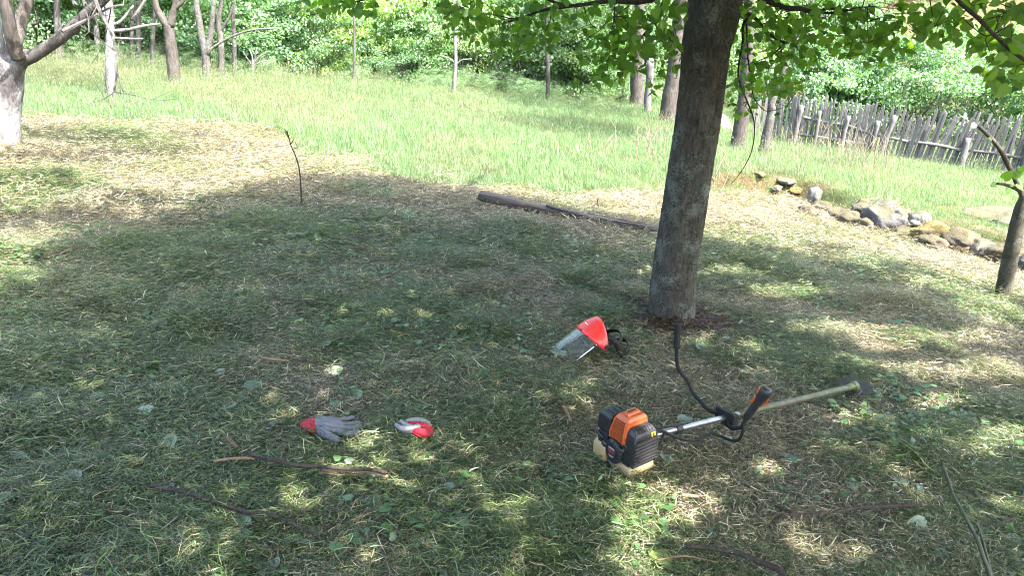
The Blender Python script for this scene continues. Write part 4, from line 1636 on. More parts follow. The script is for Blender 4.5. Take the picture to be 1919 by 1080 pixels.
V, F = ellipsoid(b + np.array([.07, -.17, .05]), (.12, .05, .05))
M['fresh_cut'] = simple('fresh_cut_wood', (.42, .13, .05), .8, var=.3, scale=30)
wpart('fresh_cut', V, F, M['fresh_cut'], lt, True, label='orange fresh scar at the foot')
A_ = Acc()
g = np.random.default_rng(5)
for _ in range(9):
    q = pc(100 + 160 * g.random(), 60 - 110 * g.random(), .2 * g.normal())
    grow(A_, q, unit(g.normal(size=3) + np.array([.3, 0, .5])), 1.0, .018, 2, g)
wpart('twigs', *A_.arr(), M['bark_grey'], lt, kind='stuff')

# ================================================================== THE BIG TREE
YT = TR[1]
lin = empty('linden_tree', (TR[0], TR[1], zf(TR[0], TR[1])), 'big lichen-covered linden trunk leaning right, with heart-shaped leaves hanging into view', 'tree')
CLX = [(1257, 612, 52), (1259, 592, 43), (1266, 500, 41), (1280, 415, 41), (1294, 320, 41), (1307, 237, 41.5), (1318, 150, 42.5), (1324, 89, 45), (1336, 30, 50), (1346, -40, 53)]
cl = [at(x, y, YT) for x, y, w in CLX]
cw = [w / FPX * (YT * math.cos(PITCH) + (CAM_H - q[2]) * math.sin(PITCH)) for (x, y, w), q in zip(CLX, cl)]
cl = [cl[0] - np.array([0, 0, .12])] + cl
cw = [cw[0] * 1.15] + cw
NR, NS = 330, 140
Pc = spline(cl, NR)
rc = np.interp(np.linspace(0, 1, NR), np.linspace(0, 1, len(cw)), cw)
T_, N_, B_ = frames(Pc)
VV = []
for i in range(NR):
    for j in range(NS):
        a = 2 * math.pi * j / NS
        zz = Pc[i][2]
        q = Vector((math.cos(a) * 1.6, math.sin(a) * 1.6, zz * 1.1))
        big = .07 * mnoise.noise(q)
        q2 = Vector((math.cos(a) * 7.5, math.sin(a) * 7.5, zz * 3.2))
        fis = mnoise.ridged_multi_fractal(q2, 1.0, 2.2, 3, 1.0, 2.0)
        q3 = Vector((math.cos(a) * 14, math.sin(a) * 14, zz * 16))
        r = rc[i] * (1 + big + 0.048 * (fis - 1.0) + .022 * mnoise.noise(q3))
        if i < 38:
            r *= 1 + .55 * (1 - i / 38) ** 2.2 * (.55 + .45 * math.sin(4 * a + 1.0 + .6 * math.sin(2 * a)))
        VV.append(Pc[i] + r * (math.cos(a) * N_[i] + math.sin(a) * B_[i]))
FF = [(i * NS + j, i * NS + (j + 1) % NS, (i + 1) * NS + (j + 1) % NS, (i + 1) * NS + j) for i in range(NR - 1) for j in range(NS)]
wpart('trunk', VV, FF, M['bark'], lin, True)
ttop = Pc[-1]
g = np.random.default_rng(33)
limb_ends = []
for k in range(11):
    a = k * 2.399 + .4
    rr = 2.2 + 2.6 * g.random()
    end = np.array([1.3 + rr * math.cos(a), 3.6 + rr * math.sin(a) * 1.0, 2.6 + 3.2 * g.random()])
    st = ttop + np.array([0, 0, -.05])
    mid = st + (end - st) * .45 + np.array([0, 0, .9])
    L_ = spline([st, mid, end], 16)
    V, F = tube(L_, np.linspace(.085, .015, 16), 8, .08, k)
    wpart('limb', V, F, M['bark'], lin, True)
    limb_ends.append(L_)
V, F = tube(spline([ttop - T_[-1] * .1, ttop + np.array([.1, .05, 1.6]), ttop + np.array([.2, 0, 3.6])], 16), np.linspace(cw[-1] * 1.02, .05, 16), 14, .05, 3)
wpart('leader', V, F, M['bark'], lin, True)

# branches that reach into the picture: image polyline, distance, radius at both ends
BR = [
    ([(1330, -90), (1230, -4), (1140, 2), (1092, 8), (1020, 18), (985, 30), (948, 42)], (4.6, 4.5), (.017, .005)),
    ([(1060, 10), (1035, 2), (1005, -14)], (4.5, 4.5), (.010, .007)),
    ([(985, 30), (960, 34), (925, 27), (880, 22)], (4.5, 4.5), (.004, .002)),
    ([(1030, 16), (1032, 34), (1022, 58)], (4.5, 4.5), (.004, .002)),
    ([(1092, 5), (1098, 25), (1108, 45), (1118, 52)], (4.5, 4.5), (.004, .002)),
    ([(1255, -30), (1241, 5), (1222, 42), (1198, 74), (1170, 104), (1140, 112)], (4.4, 4.5), (.007, .0025)),
    ([(1153, -10), (1151, 30), (1146, 62), (1142, 90)], (4.3, 4.3), (.004, .002)),
    ([(1225, 42), (1245, 62), (1262, 80), (1278, 100)], (4.4, 4.3), (.004, .002)),
    ([(1205, 70), (1209, 100), (1211, 140)], (4.4, 4.4), (.003, .0015)),
    ([(1180, 10), (1165, 20), (1135, 44), (1120, 60)], (4.5, 4.5), (.004, .002)),
    ([(1372, -60), (1412, -12), (1440, 2), (1472, 14), (1500, 16), (1525, 24)], (4.6, 4.3), (.02, .012)),
    ([(1525, 24), (1550, 16), (1585, 18), (1610, 20)], (4.3, 4.2), (.010, .004)),
    ([(1530, 22), (1565, 24), (1600, 16), (1622, 12)], (4.3, 4.2), (.009, .003)),
    ([(1402, 30), (1392, 48), (1392, 78), (1386, 110), (1384, 145), (1394, 175), (1410, 215), (1414, 245), (1408, 285), (1390, 320), (1370, 345)], (4.7, 4.6), (.009, .0018)),
    ([(1398, 22), (1400, 70), (1402, 110), (1408, 150), (1412, 180), (1425, 200), (1440, 208), (1475, 200)], (4.7, 4.6), (.006, .0018)),
    ([(1372, 20), (1410, 30), (1440, 62), (1470, 80)], (4.65, 4.6), (.013, .007)),
    ([(1470, 80), (1450, 100), (1425, 112), (1396, 122)], (4.6, 4.6), (.006, .002)),
    ([(1470, 80), (1462, 100), (1448, 120), (1440, 128)], (4.6, 4.6), (.005, .002)),
    ([(1425, 46), (1440, 40), (1452, 30), (1512, 8)], (4.6, 4.5), (.004, .002)),
    ([(1625, -20), (1614, 20), (1602, 60), (1592, 95), (1582, 115)], (4.2, 4.2), (.004, .0015)),
    ([(1627, 10), (1625, 40), (1628, 80)], (4.1, 4.1), (.003, .0015)),
    ([(1780, -20), (1800, 5), (1835, 36), (1862, 64), (1890, 90), (1930, 120)], (2.9, 2.8), (.008, .006)),
    ([(1862, 64), (1845, 66), (1825, 52), (1805, 34)], (2.9, 2.9), (.003, .0015)),
    ([(1740, -20), (1746, 20), (1752, 50)], (3.4, 3.4), (.003, .0015)),
    ([(1930, 8), (1900, 16), (1868, 30), (1846, 40)], (3.2, 3.2), (.003, .0015)),
    ([(720, -30), (690, -4), (650, 6), (605, 22), (570, 30)], (4.4, 4.4), (.006, .002)),
    ([(905, -20), (880, 6), (850, 22), (830, 34)], (4.4, 4.4), (.004, .002)),
]
for pts, (y0, y1), (r0, r1) in BR:
    n_ = len(pts)
    Q = spline(np.array([at(x, y, y0 + (y1 - y0) * i / (n_ - 1)) for i, (x, y) in enumerate(pts)]), n_ * 4)
    V, F = tube(Q, np.linspace(r0, r1, len(Q)), 7, .08, int(pts[0][0]))
    wpart('branch', V, F, M['bark_twig'], lin, True)

# leaves in view: image ellipse, how many, distance, leaf length
CL = [
    (600, 12, 40, 22, 20, 4.4, .062), (660, 4, 48, 24, 28, 4.4, .062), (690, 14, 24, 16, 8, 4.4, .06), (700, 34, 14, 14, 4, 4.4, .06),
    (840, 22, 26, 26, 16, 4.5, .062), (880, 28, 50, 34, 44, 4.5, .062), (850, 66, 20, 14, 7, 4.5, .06), (900, 56, 34, 34, 24, 4.5, .062), (840, 8, 50, 12, 10, 4.5, .062),
    (950, 46, 50, 40, 50, 4.5, .062), (930, 84, 16, 26, 12, 4.5, .058), (975, 84, 24, 26, 16, 4.5, .058), (967, 100, 14, 20, 7, 4.5, .058), (1005, 56, 36, 34, 26, 4.5, .062), (1020, 10, 60, 14, 14, 4.5, .062),
    (1040, 34, 30, 26, 14, 4.5, .066), (1075, 30, 20, 16, 8, 4.5, .066), (1030, 74, 20, 16, 6, 4.5, .064), (1075, 64, 14, 14, 4, 4.5, .06), (1100, 100, 20, 16, 6, 4.5, .065),
    (1140, 40, 50, 46, 38, 4.4, .072), (1170, 84, 44, 46, 44, 4.4, .07), (1135, 90, 40, 26, 20, 4.4, .07), (1125, 138, 24, 20, 12, 4.4, .066), (1175, 120, 40, 18, 16, 4.4, .068), (1215, 60, 44, 50, 44, 4.3, .074), (1245, 100, 30, 40, 22, 4.3, .07),
    (1255, 30, 34, 34, 22, 4.3, .078), (1252, 130, 22, 20, 8, 4.3, .066), (1222, 160, 16, 16, 4, 4.4, .075), (1160, 145, 14, 12, 3, 4.4, .066), (1085, 150, 20, 8, 3, 4.5, .06),
    (1395, 50, 26, 50, 26, 4.7, .07), (1440, 30, 50, 36, 34, 4.6, .074), (1470, 80, 44, 36, 34, 4.6, .074), (1500, 40, 44, 36, 32, 4.5, .074), (1480, 112, 40, 24, 18, 4.6, .072), (1510, 104, 20, 22, 10, 4.6, .07), (1540, 82, 30, 28, 16, 4.5, .072),
    (1395, 130, 30, 40, 22, 4.7, .066), (1440, 140, 40, 30, 26, 4.6, .066), (1460, 160, 36, 18, 16, 4.6, .066), (1385, 180, 20, 30, 10, 4.7, .06), (1408, 205, 12, 12, 4, 4.7, .055), (1462, 172, 20, 10, 5, 4.6, .062), (1464, 218, 6, 8, 2, 4.6, .055), (1380, 212, 7, 7, 2, 4.7, .055), (1500, 155, 8, 12, 2, 4.6, .06),
    (1570, 40, 50, 44, 44, 4.3, .078), (1620, 50, 44, 40, 34, 4.2, .08), (1610, 86, 36, 24, 16, 4.2, .08), (1640, 106, 34, 14, 10, 4.2, .078), (1665, 60, 40, 36, 24, 4.2, .08), (1690, 86, 26, 14, 8, 4.1, .08), (1610, 92, 12, 12, 2, 4.1, .095),
    (1700, 30, 44, 34, 26, 4.0, .082), (1742, 46, 34, 34, 20, 3.8, .085), (1745, 66, 40, 16, 10, 3.8, .085), (1790, 60, 24, 18, 8, 3.6, .085), (1790, 20, 44, 28, 20, 3.6, .085),
    (1850, 20, 60, 40, 26, 3.4, .09), (1880, 70, 50, 44, 26, 3.2, .09), (1845, 84, 34, 24, 10, 3.2, .09), (1890, 110, 34, 24, 12, 3.0, .09), (1850, 132, 26, 18, 5, 3.0, .085), (1862, 152, 12, 10, 2, 3.0, .08), (1905, 150, 24, 16, 6, 3.0, .09), (1915, 40, 30, 60, 14, 2.9, .1),
]
LEAF = [heart(.46, .16), heart(.52, .26), heart(.40, .06)]
LM = [mk('leaf', V, F, M['linden'], True, v=np.full(len(V), t)) for V, F in LEAF for t in (.15, .5, .9)]
g = np.random.default_rng(71)
items = []
twig_acc = Acc()
brpts = np.vstack([np.array([at(x, y, y0 + (y1 - y0) * i / (len(p) - 1)) for i, (x, y) in enumerate(p)]) for p, (y0, y1), _ in BR])
for cx, cy, rx, ry, n_, Y, L in CL:
    n_ = int(n_ * 1.6)
    r = np.sqrt(g.random(n_))
    a = g.random(n_) * 6.283
    for i in range(n_):
        px, py = cx + rx * r[i] * math.cos(a[i]), cy + ry * r[i] * math.sin(a[i])
        p = at(px, py, Y + .22 * g.normal())
        s_ = L * (.36 + .42 * g.random()) * (.85 if cx > 1550 else 1)
        items.append((p, s_, px, py))
    c0 = at(cx, cy - ry * .6, Y)
    near = brpts[np.argmin(((brpts - c0) ** 2).sum(1))]
    for k in range(max(1, n_ // 9)):
        e = items[-1 - int(g.integers(0, n_))][0]
        m_ = (near + e) / 2 + np.array([0, 0, .03]) + g.normal(0, .02, 3)
        if np.linalg.norm(e - near) < .9:
            twig_acc.tube(spline([near, m_, e + np.array([0, 0, .01])], 7), np.linspace(.0022, .0009, 7), 4, cap=False)
tw = wpart('twigs', *twig_acc.arr(), M['bark_twig'], lin, kind='stuff')
# the 300 leaves that show largest are leaves of their own
vis = [(s_ / np.linalg.norm(p - np.array([0, 0, CAM_H])) if -10 < py < 1080 and -10 < px < 1930 and not (1270 < px < 1385 and p[1] > YT) else 0, i) for i, (p, s_, px, py) in enumerate(items)]
vis.sort(reverse=True)
own = {i for _, i in vis[:300]}
rest_p, rest_s = [], []
o_rest, r_rest = [], []
for i, (p, s_, px, py) in enumerate(items):
    tip = unit(np.array([g.normal() * .75, g.normal() * .6, -.55 + .45 * g.normal()]))
    nrm = unit(np.array([.25 * g.normal(), -.5 + .7 * g.normal(), .75 + .5 * g.normal()]))
    m3 = rot_from(tip[None], nrm[None])[0]
    if i in own:
        o = link('leaf', LM[int(g.integers(0, 9))], lin)
        mw = Matrix(m3.tolist()).to_4x4()
        o.matrix_local = Matrix.Translation(Vector(p - np.array(lin.location))) @ mw @ Matrix.Scale(s_, 4)
    else:
        rest_p.append(p)
        rest_s.append(s_)
        r_rest.append(m3)

# the canopy above the frame that shades the foreground
def G2(poly):
    return [tuple(plane_pt(*p)[:2]) for p in poly]


SHADE = G2([(-700, 640), (-100, 600), (0, 562), (72, 548), (56, 508), (130, 452), (260, 418), (350, 398), (440, 365), (560, 334), (640, 340), (720, 340), (800, 352), (900, 364), (1000, 380), (1080, 396),
            (1230, 428), (1310, 455), (1380, 470), (1450, 476), (1530, 497), (1620, 527), (1720, 560), (1800, 596), (1919, 640), (2200, 700)]) + [(6, 2.5), (6, -3.5), (-5, -3.5), (-5, 2)]
SH2 = G2([(1440, 462), (1600, 470), (1760, 520), (1900, 560), (2050, 640), (1919, 640), (1800, 600), (1700, 556), (1560, 510)])      # dappled streaks on the right
SH3 = [(215, 258, 190, 17), (95, 300, 110, 14), (60, 345, 70, 8), (300, 288, 120, 12), (100, 418, 150, 11), (40, 470, 80, 10), (270, 385, 70, 7), (420, 270, 70, 7)]
HOLES = [(1225, 945, 66, 38), (1290, 968, 62, 30), (1180, 1035, 42, 58), (1120, 962, 40, 24), (935, 960, 42, 24), (400, 1022, 34, 22), (660, 886, 58, 13), (565, 935, 28, 11), (1590, 790, 40, 14), (1735, 758, 58, 12),
         (1545, 622, 80, 12), (700, 832, 56, 12), (1055, 768, 18, 30), (20, 524, 46, 17), (1460, 556, 60, 10), (1680, 648, 90, 13), (1830, 700, 70, 18), (1865, 832, 60, 26), (1765, 850, 50, 11), (870, 882, 22, 11),
         (1880, 955, 34, 14), (1390, 655, 22, 9), (1290, 650, 24, 10), (1250, 690, 16, 10), (560, 975, 26, 10), (800, 870, 26, 10), (1560, 1040, 30, 14), (230, 870, 26, 10), (940, 1050, 22, 12), (1010, 880, 20, 10), (1420, 880, 26, 9), (1650, 900, 30, 10), (300, 940, 22, 9), (80, 920, 26, 12), (780, 1010, 22, 10), (1700, 700, 40, 10), (1350, 520, 50, 7), (1800, 640, 60, 10), (1250, 470, 40, 6), (720, 905, 30, 10), (350, 1010, 22, 9), (150, 640, 24, 8), (620, 700, 20, 6), (480, 760, 22, 7), (1130, 870, 24, 10), (990, 760, 18, 8), (1480, 1010, 30, 10), (1560, 850, 34, 10), (1210, 520, 30, 6), (1610, 690, 40, 9), (1750, 640, 50, 9)]


def hole(px, py, grow=1.0):
    h = np.zeros(px.shape, bool)
    for cx, cy, rx, ry in HOLES:
        h |= (((px - cx) / (rx * grow)) ** 2 + ((py - cy) / (ry * grow)) ** 2) < 1
    return h


g = np.random.default_rng(90)
nc = 50000
gx_, gy_ = -5 + 11 * g.random(nc), -3.5 + 13.5 * g.random(nc)
gz_ = plane_z(gx_, gy_)
ppx, ppy, pc_ = proj(np.stack([gx_, gy_, gz_], 1))
wob = .35 * (fbm(gx_, gy_, .5, 91) - .5)
ins = in_poly(gx_ + wob, gy_ + wob, SHADE)
seen = (pc_ > .4) & (ppy < 1150)
ins &= ~(seen & hole(ppx, ppy, 1.4))
ins |= in_poly(gx_ + wob, gy_ + wob, SH2) & (fbm(gx_ * .8 + gy_ * .6, (gy_ * .8 - gx_ * .6) * 3, .7, 95) > .52)
h_ = 2.4 + 3.9 * g.random(nc) ** .9
p = np.stack([gx_, gy_, gz_], 1) + SUN[None] * (h_ / SUN[2])[:, None]
e = ((p[:, 0] - 1.5) / 5.2) ** 2 + ((p[:, 1] - 2.8) / 5.6) ** 2
z_ok = p[:, 2] > 2.0
keep = ins & z_ok & (e < 1)
cc = p[keep][:CANOPY_N] if 'CANOPY_N' in globals() else p[keep]
per = 4
jit = g.normal(0, .07, (len(cc) * per, 3))
lp = np.repeat(cc, per, 0) + jit
# a leaf that strayed into a gap is dropped
gz2 = plane_z(lp[:, 0], lp[:, 1])
sdist = (lp[:, 2] - gz2) / (SUN[2] + .1028 * SUN[0] + .061 * SUN[1])
hit = lp - SUN[None] * sdist[:, None]
hx_, hy_, hc_ = proj(hit)
bad = (hc_ > .4) & (hy_ < 1150) & hole(hx_, hy_, 1.16)
qx, qy, qc = proj(lp)
bad |= (qc > .3) & (qy > -12) & (qx > -50) & (qx < 1970)
lp = lp[~bad]
n = len(lp)
T, F = oval(.40, .12)
tip = unit(g.normal(size=(n, 3)) + np.array([0, 0, -.6]))
nr = unit(np.array([.25, -.2, .8]) + .45 * g.normal(size=(n, 3)))
V, q_, t__, v_ = scatter_leaves(T, F, lp, rot_from(tip, nr), .075 + .05 * g.random(n), 3)
# the view leaves that are not singled out share this mesh
n2 = len(rest_p)
V2, q2, t2, v2 = scatter_leaves(*LEAF[0], np.array(rest_p), np.array(r_rest), np.array(rest_s), 4)
me = mk_mixed('leaves', np.vstack([V, V2]) - np.array(lin.location), q_ + [f + len(V) for f in q2], [f + len(V) for f in t2], M['linden'], np.concatenate([v_, v2]))
o = link('leaves', me, lin)
o['kind'] = 'stuff'
print('canopy leaves', n, 'view leaves', len(items))

# crown of the old tree at the left: it dapples the mown strip below it
g = np.random.default_rng(92)
cpos = []
for cx, cy, rx, ry in SH3:
    for _ in range(int(rx * ry * .10)):
        a, r = g.random() * 6.283, math.sqrt(g.random())
        b = plane_pt(cx + rx * r * math.cos(a), cy + ry * r * math.sin(a))
        if fbm(np.array([b[0]]), np.array([b[1] * .6]), .5, 97)[0] > .46:
            cpos.append(b + SUN * ((2.6 + 2.2 * g.random()) / SUN[2]) + g.normal(0, .08, 3))
cpos = np.repeat(np.array(cpos), 3, 0)
cpos += g.normal(0, .09, cpos.shape)
qx, qy, qc = proj(cpos)
cpos = cpos[qy < -8]
n = len(cpos)
V, q_, t__, v_ = scatter_leaves(T, F, cpos, rot_from(unit(g.normal(size=(n, 3)) + np.array([0, 0, -.3])), unit(np.array([.2, -.2, .8]) + .5 * g.normal(size=(n, 3)))), .06 + .05 * g.random(n), 5)
o = link('leaves', mk_mixed('leaves', V - np.array(lt.location), q_, [], M['bush'], v_), lt)
o['kind'] = 'stuff'

# ================================================================== SMALLER PLANTS
# bare seedling
b = ground(566, 392)
sd = empty('bare_sapling', b, 'thin bare bent sapling standing alone in the mown grass at the left', 'sapling')
V, F = tube(spline([b - np.array([0, 0, .03])] + [at(x, y, b[1]) for x, y in [(565, 372), (563, 340), (560, 312), (553, 290), (545, 272), (541, 256), (536, 246)]], 26), np.linspace(.0085, .0035, 26), 7, .12, 3)
wpart('stem', V, F, M['bark_twig'], sd, True)
for pts in ([(548, 280), (555, 277), (557, 275), (553, 266)], [(545, 270), (550, 262), (551, 256)], [(541, 258), (537, 246), (529, 240)], [(541, 256), (539, 248), (540, 242)], [(543, 262), (536, 250), (533, 244)]):
    V, F = tube(spline([at(x, y, b[1] - .02) for x, y in pts], 8), np.linspace(.0045, .002, 8), 5)
    wpart('twig', V, F, M['bark_twig'], sd, True)

# young tree at the right border
b = ground(1882, 562)
ys = empty('young_tree', b, 'young tree leaning right at the right border with a cut-back arching branch', 'tree')
Yb = b[1]
w_ = Yb / FPX / math.cos(.35)
V, F = tube(spline([b - np.array([0, 0, .06])] + [at(x, y, Yb) for x, y in [(1884, 530), (1892, 490), (1902, 440), (1912, 400), (1926, 360), (1945, 310), (1960, 240)]], 30), np.interp(np.linspace(0, 1, 30), [0, .1, .6, .75, 1], [17.5 * w_, 14.5 * w_, 12 * w_, 8.5 * w_, 5 * w_]), 16, .05, 8)
wpart('trunk', V, F, M['bark_sap'], ys, True)
V, F = tube(spline([at(x, y, Yb) for x, y in [(1920, 385), (1916, 366), (1905, 340), (1892, 315), (1878, 286), (1862, 264), (1846, 248), (1831, 235)]], 24), np.linspace(5.6 * w_, 2.8 * w_, 24), 10, .06, 9)
wpart('branch', V, F, M['bark_sap'], ys, True, label='arching cut-back branch')
V, F = tube(spline([at(x, y, Yb) for x, y in [(1916, 360), (1900, 352), (1884, 346), (1868, 344)]], 10), np.linspace(3.6 * w_, 2.2 * w_, 10), 8, .06, 10)
wpart('twig', V, F, M['bark_sap'], ys, True)
T_, F_ = heart(.46, .14)
for (px, py, s_, tx, tz, dark) in [(1812, 218, .085, -.9, .25, 'fallen_pale'), (1806, 214, .05, -.5, .7, 'linden'), (1828, 232, .06, -.6, -.4, 'fallen_pale'), (1880, 335, .10, .3, .5, 'linden'), (1896, 330, .09, .7, .3, 'linden'), (1905, 345, .08, .5, -.4, 'linden'),
                                  (1866, 345, .06, -.8, -.2, 'linden'), (1890, 352, .07, -.2, -.7, 'linden'), (1872, 318, .05, -.5, .3, 'linden'), (1910, 322, .07, .3, .8, 'linden'), (1858, 262, .04, -.8, .5, 'linden')]:
    p = at(px, py, Yb - .02)
    m3 = rot_from(np.array([[tx, -.25, tz]]), unit(np.array([[.2, -.7, .6]])))[0]
    o = link('leaf', mk('leaf', T_, F_, M[dark], True, v=np.full(len(T_), .5)), ys)
    o.matrix_local = Matrix.Translation(Vector(p - b)) @ Matrix(m3.tolist()).to_4x4() @ Matrix.Scale(s_ * .9, 4)

# green shoot near the lens at the lower right
b = ground(1868, 1130)
sh = empty('shoot', b, 'bare green shoot rising from the grass at the lower right corner', 'shoot')
tipY = b[1] + .32
V, F = tube(spline([b - np.array([0, 0, .02]), at(1855, 1080, b[1] + .02), at(1843, 1046, b[1] + .05), at(1832, 1012, b[1] + .09), at(1828, 1004, b[1] + .1), at(1806, 965, b[1] + .15), at(1788, 932, b[1] + .22), at(1776, 898, b[1] + .27), at(1764, 866, tipY)], 30), np.linspace(.0085, .005, 30), 8, .08, 3)
wpart('stem', V, F, M['bark_green'], sh, True)
V, F = tube(spline([b + np.array([.01, 0, 0]), at(1857, 1074, b[1] + .03), at(1846, 1030, b[1] + .08), at(1834, 990, b[1] + .13), at(1826, 982, b[1] + .14)], 16), np.linspace(.0055, .004, 16), 7, .08, 4)
wpart('side_stem', V, F, M['bark_green'], sh, True)
V, F = capsule([at(1829, 1006, b[1] + .1), at(1834, 1000, b[1] + .1), at(1835, 994, b[1] + .11)], [.005, .004, .003], 8)
wpart('bud', V, F, M['bark_twig'], sh, True)

# ================================================================== TIMBER, STAKE, STICKS
def ribbon_pts(pts, h):
    return np.array([turf(x, y, h) for x, y in pts])


b = ground(1068, 412)
tm = empty('timber_beam', b, 'long rotten dark timber beam lying in the mown grass left of the big trunk', 'beam')
e0, e1 = turf(902, 384) + np.array([0, 0, .10]), turf(1234, 440) + np.array([0, 0, .05])
nb = 60
ax = unit(e1 - e0)
sd_ = unit(np.cross(ax, [0, 0, 1]))
up_ = np.cross(sd_, ax)
VV, FF = [], []
K = 16
g = np.random.default_rng(13)
for i in range(nb):
    t = i / (nb - 1)
    c = e0 + (e1 - e0) * t + up_ * (-.028 * math.sin(t * 2.6))
    hw, hh = .052 * (1 - .25 * t), .048 * (1 - .38 * t)
    for j in range(K):
        a = 2 * math.pi * (j + .5) / K
        x, y = math.cos(a), math.sin(a)
        k_ = 1 / max(abs(x), abs(y)) ** .92
        q = Vector((x * 2.2, y * 2.2, t * 9))
        q2 = Vector((x * 5, y * 5, t * 3.5))
        r = 1 + .10 * mnoise.noise(q) + .12 * mnoise.noise(q2) - (.22 * max(0, mnoise.noise(q2 * 1.7 + Vector((3, 1, 0)))) if t > .35 else 0)
        VV.append(c + sd_ * x * k_ * hw * r + up_ * y * k_ * hh * r + ax * (.05 * mnoise.noise(Vector((x * 3, y * 3, 4))) if i in (0, nb - 1) else 0))
for i in range(nb - 1):
    for j in range(K):
        FF.append((i * K + j, i * K + (j + 1) % K, (i + 1) * K + (j + 1) % K, (i + 1) * K + j))
FF += [tuple(range(K))[::-1], tuple((nb - 1) * K + j for j in range(K))]


def oriented(name, V, F, mat, root, axis, **k):
    """a part whose local x runs along axis, so that wood grain follows it"""
    x = unit(axis)
    y = unit(np.cross([0, 0, 1], x))
    z = np.cross(x, y)
    A = np.stack([x, y, z], 1)
    c = np.mean(V, 0)
    o = link(name, mk(name, (np.asarray(V) - c) @ A, F, mat), root)
    o.matrix_local = Matrix.Translation(Vector(c - np.array(root.location))) @ Matrix(A.tolist()).to_4x4()
    if k.get('label'):
        o['label'] = k['label']
    return o


oriented('beam', VV, FF, M['wood_rot'], tm, ax)
for (t0, t1, off, hgt, w_, h__, s) in ((.38, .80, .014, .040, .028, .010, 1), (.6, .93, -.03, .035, .016, .014, 3), (.5, .9, .045, .02, .014, .03, 4), (.85, .99, .0, .035, .03, .01, 5)):
    P0, P1 = e0 + (e1 - e0) * t0, e0 + (e1 - e0) * t1
    nn = 14
    V, F = [], []
    for i in range(nn):
        t = i / (nn - 1)
        tt = t0 + (t1 - t0) * t
        c = P0 + (P1 - P0) * t + sd_ * off + up_ * (hgt * 1.25 * (1 - .38 * tt) - .028 * math.sin(tt * 2.6)) + up_ * (.012 * max(0, 1 - t * 5) if s == 1 else 0)
        ww = w_ * (.75 + .4 * g.random()) * min(1, .3 + 6 * t, .25 + 5 * (1 - t))
        for x, y in ((-1, -1), (1, -1), (1, 1), (-1, 1)):
            V.append(c + sd_ * x * ww + up_ * y * h__ * (.8 + .4 * g.random()))
    for i in range(nn - 1):
        for j in range(4):
            F.append((i * 4 + j, i * 4 + (j + 1) % 4, (i + 1) * 4 + (j + 1) % 4, (i + 1) * 4 + j))
    F += [(3, 2, 1, 0), tuple((nn - 1) * 4 + j for j in range(4))]
    oriented('splinter', np.array(V), F, M['wood_rot'], tm, ax)

b = ground(1119, 392)
st = empty('stake', b, 'short thin dark stake stuck in the ground behind the timber beam', 'stake')
V, F = bevelled(*tube([b - np.array([0, 0, .03]), at(1120, 381, b[1]), at(1121, 371, b[1])], [.011, .010, .007], 6, .1, 2), .002, 1)
wpart('rod', V, F, M['bark_twig'], st)
for q in range(5):
    V, F = tube(spline([b + np.array([.06 * math.cos(q * 1.3), .03 * math.sin(q * 1.3), .0]), b + np.array([.03 * math.cos(q), 0, .05 + .012 * q])], 5), [.004, .002], 4)
    wpart('root', V, F, M['bark_twig'], st)


def stick(name, pts, r0, r1, label, mat, twigs=(), h=.026, seed=0, cat='stick', group=None):
    P_ = ribbon_pts(pts, h)
    P_[:, 2] += .016
    b = P_[len(P_) // 2].copy()
    root = empty(name, b, label, cat, group)
    Q = spline(P_, len(pts) * 7)
    V, F = tube(Q, np.linspace(r0, r1, len(Q)) * (1 + .10 * np.sin(np.arange(len(Q)) * 1.9 + seed)), 9, .09, seed)
    wpart('stem', V, F, M[mat], root, True)
    for tp, a, c, tm_ in twigs:
        V, F = tube(spline(ribbon_pts(tp, h), len(tp) * 5), np.linspace(a, c, len(tp) * 5), 6, .1, seed + 1)
        wpart('twig', V, F, M[tm_], root, True)
    return root


stick('stick', [(288, 929), (330, 938), (356, 944), (392, 956), (440, 972), (480, 982), (520, 988), (556, 1004), (588, 1020), (604, 1030)], .0095, .004, 'long dark forked stick lying lowest at the left, below the frayed stick', 'bark_twig',
      [([(520, 988), (560, 979), (600, 975), (642, 968)], .004, .002, 'bark_twig'), ([(584, 978), (590, 970)], .003, .002, 'bark_twig')], seed=1)
stick('stick', [(470, 873), (490, 877), (520, 886), (560, 894), (610, 898), (650, 901), (700, 903), (726, 909)], .0085, .007, 'dark stick with frayed pale ends and a peeled brown tip below the gloves', 'bark_twig',
      [([(480, 876), (462, 874), (430, 876), (402, 880)], .0045, .006, 'wood_pale'), ([(500, 880), (476, 868), (456, 855), (440, 845)], .004, .003, 'bark_twig'), ([(445, 852), (430, 840), (418, 828)], .005, .0015, 'wood_pale'),
       ([(448, 853), (436, 840), (430, 826)], .003, .001, 'wood_pale'), ([(610, 897), (650, 899), (690, 900), (728, 909)], .0045, .0065, 'wood_pale'), ([(600, 901), (640, 906), (668, 906)], .003, .001, 'wood_pale')], h=.036, seed=2)
stick('stick', [(1450, 966), (1475, 975), (1500, 978), (1530, 979), (1560, 977), (1600, 970), (1640, 968), (1680, 965), (1717, 964)], .0045, .009, 'curved knobbly stick lying at the lower right of the grass', 'bark_twig',
      [([(1650, 967), (1672, 962), (1686, 956)], .0025, .001, 'bark_twig')], seed=3)
stick('stick', [(1284, 1043), (1310, 1045), (1345, 1049), (1375, 1055), (1400, 1064), (1440, 1080), (1470, 1096)], .007, .012, 'thick dark stick running off the bottom edge right of the sun patch', 'bark_twig', seed=4)
stick('stick', [(1900, 985), (1885, 992), (1868, 998), (1850, 1000)], .006, .003, 'short dark stick at the right border behind the green shoot', 'bark_twig', seed=5)
stick('stick', [(492, 685), (510, 688), (526, 690), (543, 691)], .006, .005, 'short reddish peeled stick upslope of the grey glove', 'wood_pale', seed=6)
